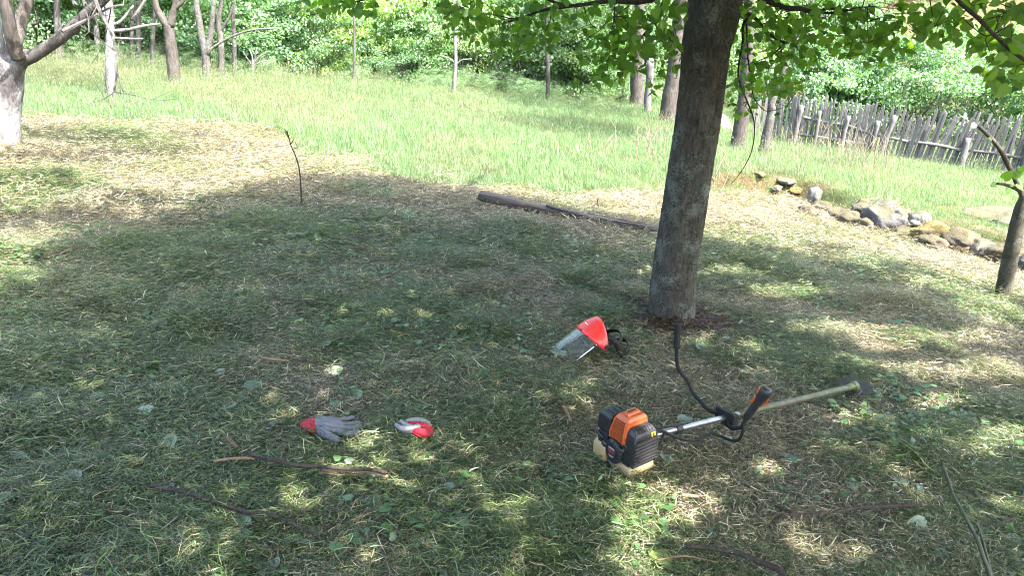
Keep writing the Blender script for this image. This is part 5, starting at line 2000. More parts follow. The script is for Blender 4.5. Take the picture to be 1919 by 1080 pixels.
stick('stick', [(1256, 824), (1266, 840), (1274, 856), (1278, 872)], .004, .003, 'thin pale twig just right of the orange engine', 'wood_pale', seed=7)
stick('stick', [(1056, 778), (1064, 792), (1070, 806)], .008, .004, 'pale splinter of wood left of the black air filter', 'wood_pale', seed=8)
stick('stick', [(1276, 946), (1290, 947), (1307, 949)], .007, .007, 'whitish stub of wood in the bright sun patch', 'wood_pale', seed=9)
stick('stick', [(545, 575), (565, 577), (590, 580), (600, 583)], .005, .003, 'thin dark twig in the middle of the left grass', 'bark_twig', seed=10)
stick('stick', [(398, 495), (420, 493), (435, 489)], .004, .002, 'thin dark twig below the bushy cut heap', 'bark_twig', seed=11)
stick('stick', [(1312, 512), (1330, 518), (1350, 526)], .005, .003, 'dark twig lying right of the big trunk', 'bark_twig', seed=12)
stick('stick', [(1230, 1070), (1280, 1062), (1340, 1073)], .003, .002, 'pale thin stem at the bottom edge beside the thick dark stick', 'wood_pale', seed=13)
stick('stick', [(1838, 930), (1870, 940), (1900, 946), (1919, 950)], .0035, .002, 'thin straight twig at the right border above the green shoot fork', 'bark_twig', seed=14)

# ------------------------------------------------------------------ leaves that lie on the grass
HL, OV = heart(.48, .08), oval(.27, .1)
LP = [mk('fallen_leaf', *HL, M['fallen_pale'], True, v=np.full(len(HL[0]), t)) for t in (.1, .6, 1.)] + [mk('fallen_leaf', *OV, M['fallen_pale'], True, v=np.full(6, t)) for t in (.2, .8)]
LD = [mk('fallen_leaf', *HL, M['fallen_dark'], True, v=np.full(len(HL[0]), t)) for t in (.1, .5, 1.)] + [mk('fallen_leaf', *OV, M['fallen_dark'], True, v=np.full(6, t)) for t in (.2, .8)]
LY = [mk('fallen_leaf', *HL, M['fallen_yellow'], True, v=np.full(len(HL[0]), t)) for t in (.2, .8)]
g = np.random.default_rng(123)


LANDMARKS = [(615, 800, 'the grey glove'), (778, 803, 'the crumpled red glove'), (1172, 835, 'the engine'), (1085, 635, 'the clear visor'), (1262, 600, 'the big trunk foot'), (440, 970, 'the long forked stick'),
             (600, 895, 'the frayed stick'), (1590, 972, 'the curved knobbly stick'), (1365, 1055, 'the thick dark stick'), (1065, 400, 'the timber beam'), (566, 388, 'the bare sapling'), (1830, 1010, 'the green shoot'),
             (1882, 560, 'the young tree'), (1610, 735, 'the cutter head'), (1352, 788, 'the handlebar clamp'), (1425, 745, 'the throttle grip'), (518, 688, 'the reddish peeled stick'), (490, 437, 'the bushy cut heap'),
             (0, 640, 'the left border'), (0, 920, 'the lower left border'), (940, 440, 'the small heap below the beam'), (1290, 965, 'the bright sun patch'), (1270, 640, 'the upright grip'), (1064, 792, 'the pale splinter')]
USED = set()


def leaf_label(px, py, kind):
    """say which leaf it is by the nearest things one can find"""
    order = sorted(LANDMARKS, key=lambda q: math.hypot(q[0] - px, (q[1] - py) * 1.6))
    for far in ('', 'well '):
        for lx, ly, nm in order[:6]:
            dx, dy = px - lx, (py - ly) * 1.4
            r = math.hypot(dx, dy)
            if (r > 190) != (far != ''):
                continue
            a = math.degrees(math.atan2(-dy, dx)) % 360
            w = ['right of', 'upper right of', 'above', 'upper left of', 'left of', 'lower left of', 'below', 'lower right of'][int((a + 22.5) // 45) % 8]
            t = '%s lying %s%s %s' % (kind, far, w, nm)
            if t not in USED:
                USED.add(t)
                return t
    for i in range(8):
        for j in range(i + 1, 9):
            t = '%s lying between %s and %s' % (kind, order[i][2], order[j][2])
            if t not in USED:
                USED.add(t)
                return t
    return t


def fallen(px, py, s_, me, label, group, tilt=.35, h=.008):
    if label in (LBP, LBD):
        label = leaf_label(px, py, 'pale grey-green leaf' if label == LBP else 'dark green leaf')
    p = turf(px, py, h)
    yaw = g.random() * 6.283
    m3 = rot_from(np.array([[math.cos(yaw), math.sin(yaw), .12 * g.normal()]]), unit(np.array([[tilt * g.normal(), tilt * g.normal(), 1]])))[0]
    o = link('fallen_leaf', me)
    o.matrix_world = Matrix.Translation(Vector(p)) @ Matrix(m3.tolist()).to_4x4() @ Matrix.Scale(s_, 4)
    return tag(o, label, 'leaf', group)


GP, GD = 'pale-sided leaves lying on the cut grass', 'green leaves lying on the cut grass'
LBP, LBD = 'fallen leaf lying pale grey-green underside up on the cut grass', 'fallen leaf lying dark green side up on the cut grass'
for px, py in [(425, 612), (610, 652), (780, 662), (1000, 660), (202, 772), (385, 795), (108, 846), (78, 872), (285, 775), (155, 482), (180, 548), (250, 490), (690, 640), (505, 802), (665, 752), (440, 770), (590, 582), (555, 583), (410, 693), (470, 625),
               (720, 520), (820, 545), (500, 560), (330, 700), (140, 672), (640, 700), (318, 925), (140, 905), (1590, 900), (1670, 985), (1730, 990), (1760, 1030), (1690, 905), (1430, 700), (1405, 705), (1350, 640), (1280, 790), (1365, 830), (1480, 815), (1340, 930), (1250, 860), (1500, 745), (1850, 555), (1640, 580), (1600, 520),
               (1540, 600), (1830, 985), (1880, 1000), (900, 625), (760, 700), (550, 1010), (30, 1010), (150, 1055), (20, 855), (220, 1040), (1075, 925), (1420, 945), (880, 675), (230, 560), (60, 620), (1690, 540), (870, 590), (950, 565), (1100, 545), (1010, 600), (350, 470), (610, 540)]:
    fallen(px + 4 * g.normal(), py + 3 * g.normal(), .045 + .035 * g.random(), LP[int(g.integers(0, 5))], LBP, GP, .28)
for px, py in [(240, 815), (310, 822), (368, 832), (30, 700), (60, 760), (420, 522), (225, 470), (455, 832), (520, 850), (355, 960), (120, 780), (270, 690), (190, 620), (620, 770), (545, 810), (710, 945), (860, 960), (1140, 700), (1210, 690), (1440, 640), (1530, 700), (1600, 680), (1555, 760), (1580, 775), (1320, 655), (1475, 870), (1650, 790), (1720, 920),
               (1390, 945), (1290, 1060), (1270, 1075), (1800, 760), (1120, 900), (960, 900), (850, 970), (470, 730), (320, 750), (100, 560), (660, 430), (980, 520), (760, 590), (330, 620), (1650, 620), (1480, 590), (30, 930), (250, 990), (90, 1000), (1040, 1010), (800, 760)]:
    fallen(px + 4 * g.normal(), py + 3 * g.normal(), .045 + .04 * g.random(), LD[int(g.integers(0, 5))], LBD, GD, .3)
for i in range(84):
    for _ in range(40):
        px, py = (g.random() * 1919, 480 + 590 * g.random()) if i % 3 else (g.random() * 800, 520 + 540 * g.random())
        if all(math.hypot(px - a, (py - b) * 1.3) > 75 for a, b in ((615, 800), (680, 800), (778, 803), (1172, 835), (1085, 635), (1262, 600), (1120, 640), (1300, 800), (1400, 770))):
            break
    fallen(px, py, (.03 + .03 * g.random()), (LP if i % 5 < 2 else LD)[int(g.integers(0, 5))], LBP if i % 5 < 2 else LBD, GP if i % 5 < 2 else GD, .4)
fallen(1230, 1040, .085, LY[0], 'large bright yellow-green leaf in the sun patch at the bottom', None, .3, .015)
fallen(632, 938, .05, LY[1], 'small yellow-green lobed leaf below the frayed stick', None)
fallen(60, 752, .055, LY[0], 'yellowish green leaf at the left border', None)
fallen(1905, 965, .05, LY[0], 'yellow-green leaf at the right border beside the short stick', None)
fallen(600, 752, .05, LY[1], 'yellow-green leaf upslope of the grey glove', None)
# torn piece by the visor
p = turf(1043, 667, .006)
V = np.array([(-.035, .03, .012), (-.012, .018, .018), (.01, .012, .014), (.045, -.002, .02), (.046, -.026, .012), (.022, -.030, .006), (.006, -.026, .012), (-.004, -.045, .002), (-.016, -.045, .004), (-.014, -.012, .012), (-.030, .004, .012)])
V = np.vstack([V, V - np.array([0, 0, .0015])])
F = [tuple(range(11)), tuple(range(21, 10, -1))] + [(i, i + 11, (i + 1) % 11 + 11, (i + 1) % 11) for i in range(11)]
o = link('torn_leaf', mk('torn_leaf', V * 1.15, F, M['fallen_pale'], v=np.full(22, 1.0)))
o.location = tuple(p)
tag(o, 'torn whitish scrap of leaf beside the tip of the clear visor', 'leaf')

# ================================================================== BRUSH CUTTER
eb = ground(1170, 893)
eb = turf(1176, 880)
hd = turf(1606, 742, .035)
A = unit(np.array([hd[0] - eb[0], hd[1] - eb[1], 0]))
Sx = np.array([A[1], -A[0], 0])                 # muffler side, towards the lens
roll = R(-4)
gn_ = np.array([.1028, .061, 1.0])
U = unit(gn_ - A * (gn_ @ A))
A = unit(np.cross(U, np.cross(A, U)))
Sx = unit(np.cross(A, U))
U = np.cross(Sx, A)
bc = empty('brush_cutter', eb, 'petrol brush cutter with orange and black engine lying on the shaded grass', 'brush cutter')
MB_ = np.stack([A, Sx, U])                       # rows: local a, s, u
eo = eb + U * .020
ES = np.array([.80, .80, .92])


def E(a, s, u):
    return eo + a * ES[0] * A + s * ES[1] * Sx + u * ES[2] * U


def lpart(name, V, F, mat, parent=None, smooth=False, label=None):
    """part given in engine coordinates (a along the shaft, s to the muffler side, u up)"""
    V = np.asarray(V, float)
    return wpart(name, eo + (V * ES) @ MB_, F, M[mat], bc, smooth, label=label, parent=parent)


def loft(sections, cap=True):
    n = len(sections[0])
    V = np.vstack([np.array(s) for s in sections])
    F = [(i * n + j, i * n + (j + 1) % n, (i + 1) * n + (j + 1) % n, (i + 1) * n + j) for i in range(len(sections) - 1) for j in range(n)]
    if cap:
        F += [tuple(range(n))[::-1], tuple((len(sections) - 1) * n + j for j in range(n))]
    return V, F


def rect(a0, a1, s0, s1, u):
    return [(a0, s0, u), (a1, s0, u), (a1, s1, u), (a0, s1, u)]


# --- translucent fuel tank, two lobes under the engine
V, F = bevelled(*loft([rect(-.082, .075, -.02, .088, .0), rect(-.092, .085, -.03, .10, .018), rect(-.088, .08, -.03, .098, .050), rect(-.07, .06, -.02, .08, .062)]), .012, 3)
tank = lpart('fuel_tank', V, F, 'tank', None, True)
V, F = bevelled(*loft([rect(-.105, .0, -.135, -.06, .018), rect(-.118, .01, -.148, -.055, .045), rect(-.115, .01, -.148, -.055, .095), rect(-.095, -.01, -.135, -.06, .125)]), .013, 3)
lpart('tank_lobe', V, F, 'tank', tank, True)
V, F = tube([(-.09, -.105, .115), (-.095, -.108, .145)], .02, 16)
lpart('fuel_cap', *bevelled(V, F, .003, 2), 'black', tank)
V, F = capsule([(-.088, -.06, .105), (-.10, -.065, .112), (-.108, -.07, .118)], [.014, .017, .014], 10)
lpart('primer_bulb', V, F, 'black', tank, True)
# --- crankcase and recoil starter, facing away from the shaft
V, F = bevelled(*loft([rect(-.07, .07, -.055, .06, .045), rect(-.085, .085, -.06, .068, .075), rect(-.085, .085, -.06, .068, .15), rect(-.06, .07, -.05, .06, .18)]), .008, 2)
case = lpart('crankcase', V, F, 'black')
sc_ = np.array([-.088, -.012, .098])
V, F = tube([sc_ + np.array([.012, 0, 0]), sc_ + np.array([-.012, 0, 0]), sc_ + np.array([-.020, 0, 0])], [.060, .058, .046], 28)
star = lpart('starter_cover', *bevelled(V, F, .004, 2), 'black')
for k in range(9):
    a = k * 2 * math.pi / 9
    d_ = np.array([0, math.cos(a), math.sin(a)])
    t_ = np.array([0, -math.sin(a), math.cos(a)])
    V, F = Acc().box(sc_ + d_ * .050 + np.array([-.0165, 0, 0]), (.0015, .0065, .003), np.stack([np.array([1, 0, 0]), d_, t_])).arr()
    lpart('vent_slot', V, F, 'dark_in', star)
V, F = tube([sc_ + np.array([-.019, 0, 0]), sc_ + np.array([-.0215, 0, 0])], [.036, .036], 24)
lpart('badge', V, F, 'ink', star)
for (yy, zz, w_, h__, mt) in ((0, .019, .022, .0042, 'grey_print'), (0, -.017, .020, .0012, 'grey_print'), (0, -.023, .013, .0022, 'grey_print')):
    V, F = Acc().box(sc_ + np.array([-.022, yy, zz]), (.0006, w_, h__)).arr()
    lpart('badge_print', V, F, mt, star)
# the worn red figures on the badge
def seg_digit(ch, c, w_, h__, t_):
    on = {'7': 'abc', '2': 'abged', '5': 'afgcd', '0': 'abcdef', '8': 'abcdefg', '1': 'bc'}[ch]
    seg = {'a': (0, h__, w_, t_), 'g': (0, 0, w_, t_), 'd': (0, -h__, w_, t_), 'b': (w_, h__ / 2, t_, h__ / 2), 'c': (w_, -h__ / 2, t_, h__ / 2), 'f': (-w_, h__ / 2, t_, h__ / 2), 'e': (-w_, -h__ / 2, t_, h__ / 2)}
    ac = Acc()
    for i, s in enumerate(on):
        y, z, hw, hh = seg[s]
        ac.box(np.asarray(c) + np.array([-.0001 * i, y, z]), (.0006, hw, hh))
    return ac.arr()


for i, ch in enumerate('7800'):
    V, F = seg_digit(ch, sc_ + np.array([-.0222, -.020 + .0128 * i, .003]), .0036, .0056, .0013)
    lpart('numeral', V, F, 'red_print', star)
V, F = capsule([(-.085, .052, .135), (-.105, .056, .135), (-.108, .03, .142)], [.011, .010, .008], 10)
lpart('starter_handle', V, F, 'black', star, True)
# --- stand and pipe under the starter
V, F = capsule([(-.085, -.05, .03), (-.095, .02, .02)], [.010, .010], 10)
lpart('foot_bar', V, F, 'alu_dirty', None, True)
V, F = bevelled(*Acc().box((-.07, -.05, .05), (.02, .02, .045)).arr(), .004, 2)
lpart('bracket', V, F, 'black')
# --- orange shroud over the cylinder
sec = [rect(-.086, .074, -.060, .050, .150), rect(-.084, .074, -.058, .050, .185), rect(-.066, .066, -.046, .046, .252), rect(-.052, .052, -.034, .036, .268)]
V, F = bevelled(*loft(sec), .007, 3)
shr = lpart('engine_shroud', V, F, 'orange', None, False)
# rear grille: dark opening with slanted slats standing proud of it
ra = lambda u: np.interp(u, [.150, .185, .252], [-.086, -.084, -.066])
V, F = [], []
for u_, s0, s1 in ((.158, -.047, .038), (.185, -.047, .038), (.246, -.036, .034)):
    V += [(ra(u_) - .0022, s0, u_), (ra(u_) - .0022, s1, u_)]
V = np.array(V)
lpart('grille_opening', np.vstack([V, V + np.array([.004, 0, 0])]), [(0, 1, 3, 2), (2, 3, 5, 4), (6, 8, 9, 7), (8, 10, 11, 9), (0, 6, 7, 1), (4, 5, 11, 10), (0, 2, 8, 6), (2, 4, 10, 8), (1, 7, 9, 3), (3, 9, 11, 5)], 'red_in', shr)
for k in range(9):
    u_ = .163 + k * .0098
    f = np.interp(u_, [.185, .246], [0, 1])
    s0, s1 = -.048 + .011 * f, .039 - .004 * f
    V, F = Acc().box((ra(u_) - .0045, (s0 + s1) / 2, u_), (.0035, (s1 - s0) / 2, .0017)).arr()
    lpart('slat', V, F, 'orange', shr)
for s_, k in ((-1, -.0), (1, .0)):
    V, F = [], []
    lo, hi = (-.052, -.039) if s_ < 0 else (.043, .038)
    V, F = Acc().tube([(ra(.155) - .004, lo, .155), (ra(.185) - .004, lo, .185), (ra(.25) - .004, hi, .25)], .0045, 6).arr()
    lpart('grille_rim', V, F, 'orange', shr)
# raised handle rib and slot on the top
V, F = bevelled(*loft([rect(-.046, .044, -.022, .024, .262), rect(-.040, .038, -.016, .018, .279)]), .005, 3)
lpart('top_rib', V, F, 'orange', shr)
V, F = bevelled(*Acc().box((.0, .001, .2795), (.026, .006, .0012)).arr(), .0008, 1)
lpart('top_slot', V, F, 'red_in', shr)
V, F = bevelled(*loft([rect(.036, .080, -.03, .046, .20), rect(.034, .072, -.024, .04, .245)]), .006, 3)
lpart('shroud_shoulder', V, F, 'orange', shr)
# --- black muffler guard with louvres, facing the lens
sec = [rect(-.066, .070, .056, .092, .046), rect(-.080, .080, .052, .116, .085), rect(-.080, .080, .050, .118, .17), rect(-.068, .074, .046, .108, .212), rect(-.050, .060, .044, .084, .232)]
V, F = bevelled(*loft(sec), .014, 4)
mg = lpart('muffler_guard', V, F, 'black')
so = lambda u: np.interp(u, [.046, .085, .17, .212, .232], [.092, .116, .118, .108, .084])
for k in range(8):
    u_ = .057 + k * .0172
    w0 = np.interp(u_, [.046, .085, .17, .212], [.066, .078, .078, .066])
    c = so(u_) + .003
    V, F = bevelled(*loft([[(-w0, c - .006, u_ - .004), (w0, c - .006, u_ - .004), (w0, c + .003, u_ - .003), (-w0, c + .003, u_ - .003)], [(-w0, c - .006, u_ + .003), (w0, c - .006, u_ + .003), (w0, c + .001, u_ + .003), (-w0, c + .001, u_ + .003)]]), .0015, 2)
    lv = lpart('louvre', V, F, 'black', mg)
    V, F = Acc().box((.0, c - .0015, u_ + .0088), (w0 - .008, .0022, .0048)).arr()
    lpart('louvre_gap', V, F, 'dark_in', mg)
    V, F = Acc().box((.0805, c - .034, u_ + .006), (.0022, .022, .0044)).arr()
    lpart('side_gap', V, F, 'dark_in', mg)
    V, F = Acc().box((-.0805, c - .034, u_ + .006), (.0022, .022, .0044)).arr()
    lpart('side_gap', V, F, 'dark_in', mg)
for k in range(6):
    a_ = -.034 + k * .0165
    p0, p1 = np.array([a_, .103, .2165]), np.array([a_, .079, .2345])
    V, F = tube([p0, p1], .0032, 6)
    lpart('top_slot', V, F, 'dark_in', mg)
V, F = tube([(-.052, .112, .105), (-.052, .1245, .105)], .013, 18)
lpart('bolt_recess', V, F, 'dark_in', mg)
# warning sticker
V, F = Acc().box((.046, .1145, .197), (.013, .0012, .0115), np.stack([np.array([1, 0, 0]), unit([0, 1, .32]), unit([0, -.32, 1])])).arr()
stk = lpart('warning_sticker', V, F, 'yellow', mg)
ax3 = np.stack([np.array([1, 0, 0]), unit([0, 1, .32]), unit([0, -.32, 1])])
for dx_, dz_, hw, hh in ((-.002, .0045, .007, .0024), (0, -.005, .009, .0014), (-.001, -.0015, .004, .0030), (.006, .001, .0016, .0016)):
    V, F = Acc().box(np.array([.046, .1145, .197]) + ax3[1] * (.0016 + .0001 * dx_ / .002) + np.array([dx_, 0, 0]) + ax3[2] * dz_, (hw, .0006, hh), ax3).arr()
    lpart('sticker_print', V, F, 'ink', stk)
# --- air filter box on the far side
V, F = bevelled(*loft([rect(-.075, .03, -.150, -.062, .150), rect(-.085, .038, -.158, -.060, .165), rect(-.080, .036, -.152, -.060, .232), rect(-.066, .026, -.14, -.064, .246)]), .007, 3)
af = lpart('air_filter_cover', V, F, 'black')
for k in range(3):
    V, F = bevelled(*Acc().box((-.046 + .03 * k, -.10, .2462), (.005, .022, .0014)).arr(), .0006, 1)
    lpart('vent_slot', V, F, 'dark_in', af)
for k in range(4):
    V, F = Acc().box((-.0835, -.112, .178 + .014 * k), (.0018, .03, .0022)).arr()
    lpart('vent_slot', V, F, 'dark_in', af)
V, F = bevelled(*Acc().box((-.075, -.098, .142), (.022, .035, .016)).arr(), .005, 2)
lpart('carburettor', V, F, 'black', None)
V, F = capsule([(-.10, -.14, .150), (-.108, -.10, .146), (-.10, -.085, .128)], [.006, .006, .006], 8)
lpart('choke_lever', V, F, 'black', None, True)
# --- shaft
sh0 = E(.082, .004, .118)
sh1 = hd + np.array([0, 0, .035]) - A * .03
sa = unit(sh1 - sh0)
V, F = tube([sh0 - sa * .01, sh0 + sa * .02, sh0 + sa * .05, sh0 + sa * .075, sh0 + sa * .078], [.040, .038, .027, .024, .018], 22)
wpart('clutch_housing', *bevelled(V, F, .003, 2), M['alu'], bc)
Ls = np.linalg.norm(sh1 - sh0)
SP = lambda t: sh0 + (sh1 - sh0) * t
V, F = tube(spline([SP(.03), SP(.39)], 8), .0135, 20)
s1_ = wpart('shaft', V, F, M['alu'], bc, True)
V, F = tube(spline([SP(.389), SP(.97)], 16), .0152, 20)
wpart('outer_shaft', V, F, M['alu_dirty'], bc, True)
for t, r_, l_ in ((.135, .0175, .018), (.07, .017, .006), (.245, .0142, .002)):
    V, F = tube([SP(t) - sa * l_, SP(t) + sa * l_], r_, 20)
    wpart('collar', *bevelled(V, F, .002, 1), M['black'], bc)
# handlebar bracket
hb = at(1349, 786, (SP(.36))[1])
tb = .335
hb = SP(tb)
Bx = unit(Sx)
br_ax = np.stack([unit(-Sx * .9 + U * .0), sa, np.cross(unit(-Sx), sa)])
V, F = bevelled(*loft([[tuple(hb + br_ax[0] * x * .052 + br_ax[1] * y * .020 + U * z) for x, y in ((-1, -1), (1, -1), (1, 1), (-1, 1))] for z in (-.018, .012, .034)]), .006, 3)
bk = wpart('handle_bracket', V, F, M['rubber'], bc)
for x in (-.034, .034):
    V, F = tube([hb + br_ax[0] * x + U * .032, hb + br_ax[0] * x + U * .040], .007, 8)
    wpart('bolt', V, F, M['alu_dirty'], bk)
V, F = bevelled(*Acc().box(hb - U * .026, (.018, .016, .010), br_ax).arr(), .003, 1)
wpart('clamp_lower', V, F, M['rubber'], bk)
# far handle: rises to the plain grip
Yk = hb[1]
far = spline([hb + U * .022, at(1330, 770, Yk + .05), at(1312, 752, Yk + .10), at(1298, 735, Yk + .14), at(1290, 716, Yk + .165), at(1277, 700, Yk + .195), at(1270, 686, Yk + .21), at(1268, 664, Yk + .215), at(1269, 640, Yk + .22), at(1270, 610, Yk + .225)], 44)
V, F = tube(far[:40], .0088, 12)
wpart('handlebar', V, F, M['rubber'], bc, True)
gp = spline([at(1268.5, 651, Yk + .217), at(1269, 632, Yk + .22), at(1270, 607, Yk + .225)], 14)
V, F = tube(gp, .0145 + .0006 * np.sin(np.arange(14) * 3.1), 16)
gr = wpart('grip', *bevelled(V, F, .003, 2), M['rubber'], bc, True)
V, F = tube([gp[0] + (gp[0] - gp[-1]) * .02, gp[0]], .0165, 16)
wpart('grip_collar', V, F, M['rubber'], gr)
# near handle: dips and rises into the throttle grip
near = spline([hb + U * .022, at(1366, 800, Yk - .05), at(1380, 803, Yk - .09), at(1390, 800, Yk - .11), at(1398, 786, Yk - .12), at(1408, 772, Yk - .125)], 26)
V, F = tube(near, .0088, 12)
wpart('handlebar', V, F, M['rubber'], bc, True)
g0, g1 = at(1399, 783, Yk - .12), at(1436, 733, Yk - .15)
ga = unit(g1 - g0)
gs = unit(np.cross(ga, [0, -1, .3]))
gt = np.cross(gs, ga)
L_ = np.linalg.norm(g1 - g0)


def ring(c, rx, ry, n=16):
    return [tuple(c + gs * rx * math.cos(2 * math.pi * k / n) + gt * ry * math.sin(2 * math.pi * k / n)) for k in range(n)]


V, F = loft([ring(g0 - ga * .012, .012, .012), ring(g0, .017, .017), ring(g0 + ga * L_ * .25, .0165, .018), ring(g0 + ga * L_ * .55, .0175, .019), ring(g0 + ga * L_ * .72, .020, .021), ring(g0 + ga * L_ * .82, .024, .024), ring(g0 + ga * L_ * .97, .027, .023), ring(g0 + ga * L_ * 1.06, .023, .019), ring(g0 + ga * L_ * 1.09, .013, .011)])
tg = wpart('throttle_grip', V, F, M['black'], bc, True)
V, F = bevelled(*Acc().box(g0 + ga * L_ * .90 - gs * .0245 - gt * .006, (.005, .012, .009), np.stack([gs, ga, gt])).arr(), .002, 2)
wpart('switch', V, F, M['orange'], tg)
V, F = bevelled(*Acc().box(g0 + ga * L_ * .58 - gs * .0205 - gt * .004, (.006, .017, .006), np.stack([gs, ga, gt])).arr(), .003, 2)
wpart('trigger_lock', V, F, M['orange'], tg)
V, F = capsule([g0 + ga * L_ * .5 + gs * .019, g0 + ga * L_ * .66 + gs * .030, g0 + ga * L_ * .78 + gs * .026], [.005, .006, .005], 8)
wpart('trigger', V, F, M['orange'], tg, True)
# cable sheath from the engine to the throttle grip
cb = spline([E(.06, .03, .165), SP(.05) + U * .03 + Sx * .02, at(1262, 818, SP(.09)[1] - .03), at(1292, 826, SP(.15)[1] - .03), at(1316, 822, SP(.2)[1] - .03), at(1336, 811, SP(.27)[1] - .02)], 30)
V, F = tube(cb, .0065, 9)
wpart('cable', V, F, M['rubber'], bc, True)
cb = spline([at(1332, 812, SP(.27)[1] - .02), at(1350, 818, Yk - .05), at(1370, 826, Yk - .09), at(1384, 825, Yk - .12), at(1391, 812, Yk - .13), at(1393, 796, Yk - .13), at(1402, 780, Yk - .13)], 30)
V, F = tube(cb, .0065, 9)
wpart('cable', V, F, M['rubber'], bc, True)
V, F = tube(spline([E(.07, -.02, .17), SP(.06) + U * .028, SP(.14) + U * .018, SP(.25) - Sx * .016], 20), .0045, 8)
wpart('cable', V, F, M['rubber'], bc, True)
# gear head, cutter disc and guard, stained green
e_ = SP(.97)
V, F = tube([e_ - sa * .05, e_, e_ + sa * .03], [.0165, .018, .021], 16)
gh = wpart('gear_head', *bevelled(V, F, .002, 1), M['grass_green_gear'], bc, True)
dn = unit(-U * .82 + sa * .30 - Sx * .25)
V, F = capsule([e_ + sa * .025 + U * .006, e_ + sa * .042 + dn * .01, e_ + sa * .048 + dn * .035], [.022, .026, .022], 14)
wpart('gear_case', V, F, M['grass_green_gear'], gh, True)
V, F = tube([e_ + sa * .05 + U * .012 - Sx * .005, e_ + sa * .052 + U * .022 - Sx * .005], .008, 8)
wpart('grease_plug', V, F, M['grass_green_gear'], gh)
hub = e_ + sa * .052 + dn * .045
V, F = tube([hub - dn * .012, hub + dn * .004, hub + dn * .018], [.030, .042, .034], 20)
wpart('cutter_head', *bevelled(V, F, .003, 2), M['black'], bc)
d1 = unit(np.cross(dn, Sx))
d2 = np.cross(dn, d1)
M['disc'] = simple('dark_cutting_disc', (.022, .024, .026), .55, .2, .3, 30, dirt=((.04, .055, .02), .55))
V, F = [], []
n_ = 48
for k in range(n_):
    a = 2 * math.pi * k / n_
    rr = .092 + (.012 if k % 4 == 0 else 0)
    for h in (-.0015, .0015):
        V.append(hub - dn * (.002 + h) + rr * (d1 * math.cos(a) + d2 * math.sin(a)))
F = [tuple(2 * k for k in range(n_)), tuple(2 * k + 1 for k in range(n_ - 1, -1, -1))] + [(2 * k, 2 * k + 1, (2 * k + 3) % (2 * n_), (2 * k + 2) % (2 * n_)) for k in range(n_)]
wpart('cutting_disc', V, F, M['disc'], bc)

# ================================================================== FACE SHIELD
fs0 = turf(1104, 660)
fs = empty('face_shield', fs0, 'clear face shield with red brow guard and black head strap lying on the grass', 'face shield')
dist = np.linalg.norm(fs0 - np.array([0, 0, CAM_H]))
Yf = fs0[1]
top0, bot0 = at(1110, 618, Yf + .02), at(1066, 652, Yf - .03)
wv = unit(bot0 - top0)                           # crown -> chin
nearv = np.array([-.05, -1.0, -.22])
nearv = unit(nearv - wv * (nearv @ wv))
upv = unit(np.cross(wv, nearv))
if upv[2] < 0:
    upv = -upv
Rv = .122
cen = at(1119, 636, Yf + .03)


def arc(th, w, r=Rv, sq=1.0):
    return cen + wv * w + r * (math.cos(th) * nearv + sq * math.sin(th) * upv)


# visor sheet: rounded corners at the chin
nu, nv_ = 26, 14
V = []
for i in range(nu):
    u_ = i / (nu - 1)
    th = R(24 + 152 * u_)
    cut = .055 * (max(0, abs(u_ - .5) * 2 - .70) / .30) ** 2
    for j in range(nv_):
        V.append(arc(th, .02 + (.208 - cut) * j / (nv_ - 1)))
F = [(i * nv_ + j, i * nv_ + j + 1, (i + 1) * nv_ + j + 1, (i + 1) * nv_ + j) for i in range(nu - 1) for j in range(nv_ - 1)]
vo = wpart('visor', V, F, M['visor'], fs, True)
ed = [V[j] for j in range(nv_)] + [V[i * nv_ + nv_ - 1] for i in range(1, nu)] + [V[(nu - 1) * nv_ + j] for j in range(nv_ - 2, -1, -1)]
ed = np.array(ed)
ac = Acc()
rr = np.interp(np.linspace(0, 1, len(ed)), [0, .2, .3, .42, .55, 1], [.0030, .0030, .0012, .0022, .0012, .0010])
ac.tube(ed, rr, 6)
wpart('edge_strip', *ac.arr(), M['edge'], vo, True)
# red brow guard
V, F = [], []
nu, nw = 34, 8
for i in range(nu):
    u_ = i / (nu - 1)
    th = R(-6 + 202 * u_)
    m_ = math.sin(math.pi * u_) ** .8
    w1, w0 = .014 + .044 * m_, .004 - .082 * m_
    for j in range(nw):
        f = j / (nw - 1)
        w_ = w1 + (w0 - w1) * f
        V.append(arc(th, w_, Rv + .004 - .020 * f * f * m_ + .004 * math.sin(math.pi * f)))
ni = len(V)
V += [cen + (np.array(q) - cen) - .003 * unit((np.array(q) - cen) - wv * ((np.array(q) - cen) @ wv)) for q in V]
for i in range(nu - 1):
    for j in range(nw - 1):
        F.append((i * nw + j, (i + 1) * nw + j, (i + 1) * nw + j + 1, i * nw + j + 1))
        F.append((ni + i * nw + j, ni + i * nw + j + 1, ni + (i + 1) * nw + j + 1, ni + (i + 1) * nw + j))
for i in range(nu - 1):
    F.append((i * nw, ni + i * nw, ni + (i + 1) * nw, (i + 1) * nw))
    k = nw - 1
    F.append((i * nw + k, (i + 1) * nw + k, ni + (i + 1) * nw + k, ni + i * nw + k))
for j in range(nw - 1):
    F.append((j, j + 1, ni + j + 1, ni + j))
    k = (nu - 1) * nw
    F.append((k + j, ni + k + j, ni + k + j + 1, k + j + 1))
bg_ = wpart('brow_guard', V, F, M['red'], fs, True)
for u_ in (.02, .22, .40):
    th = R(22 + 152 * u_)
    V, F = capsule([arc(th, .046, Rv + .002), arc(th, .052, Rv + .007)], [.0055, .005], 8)
    wpart('clip', V, F, M['black'], bg_, True)
V, F = bevelled(*Acc().box(arc(R(86), .004, Rv + .0095), (.020, .0022, .0010), np.stack([nearv, wv, upv])).arr(), .0008, 1)
wpart('raised_mark', V, F, M['edge'], bg_)
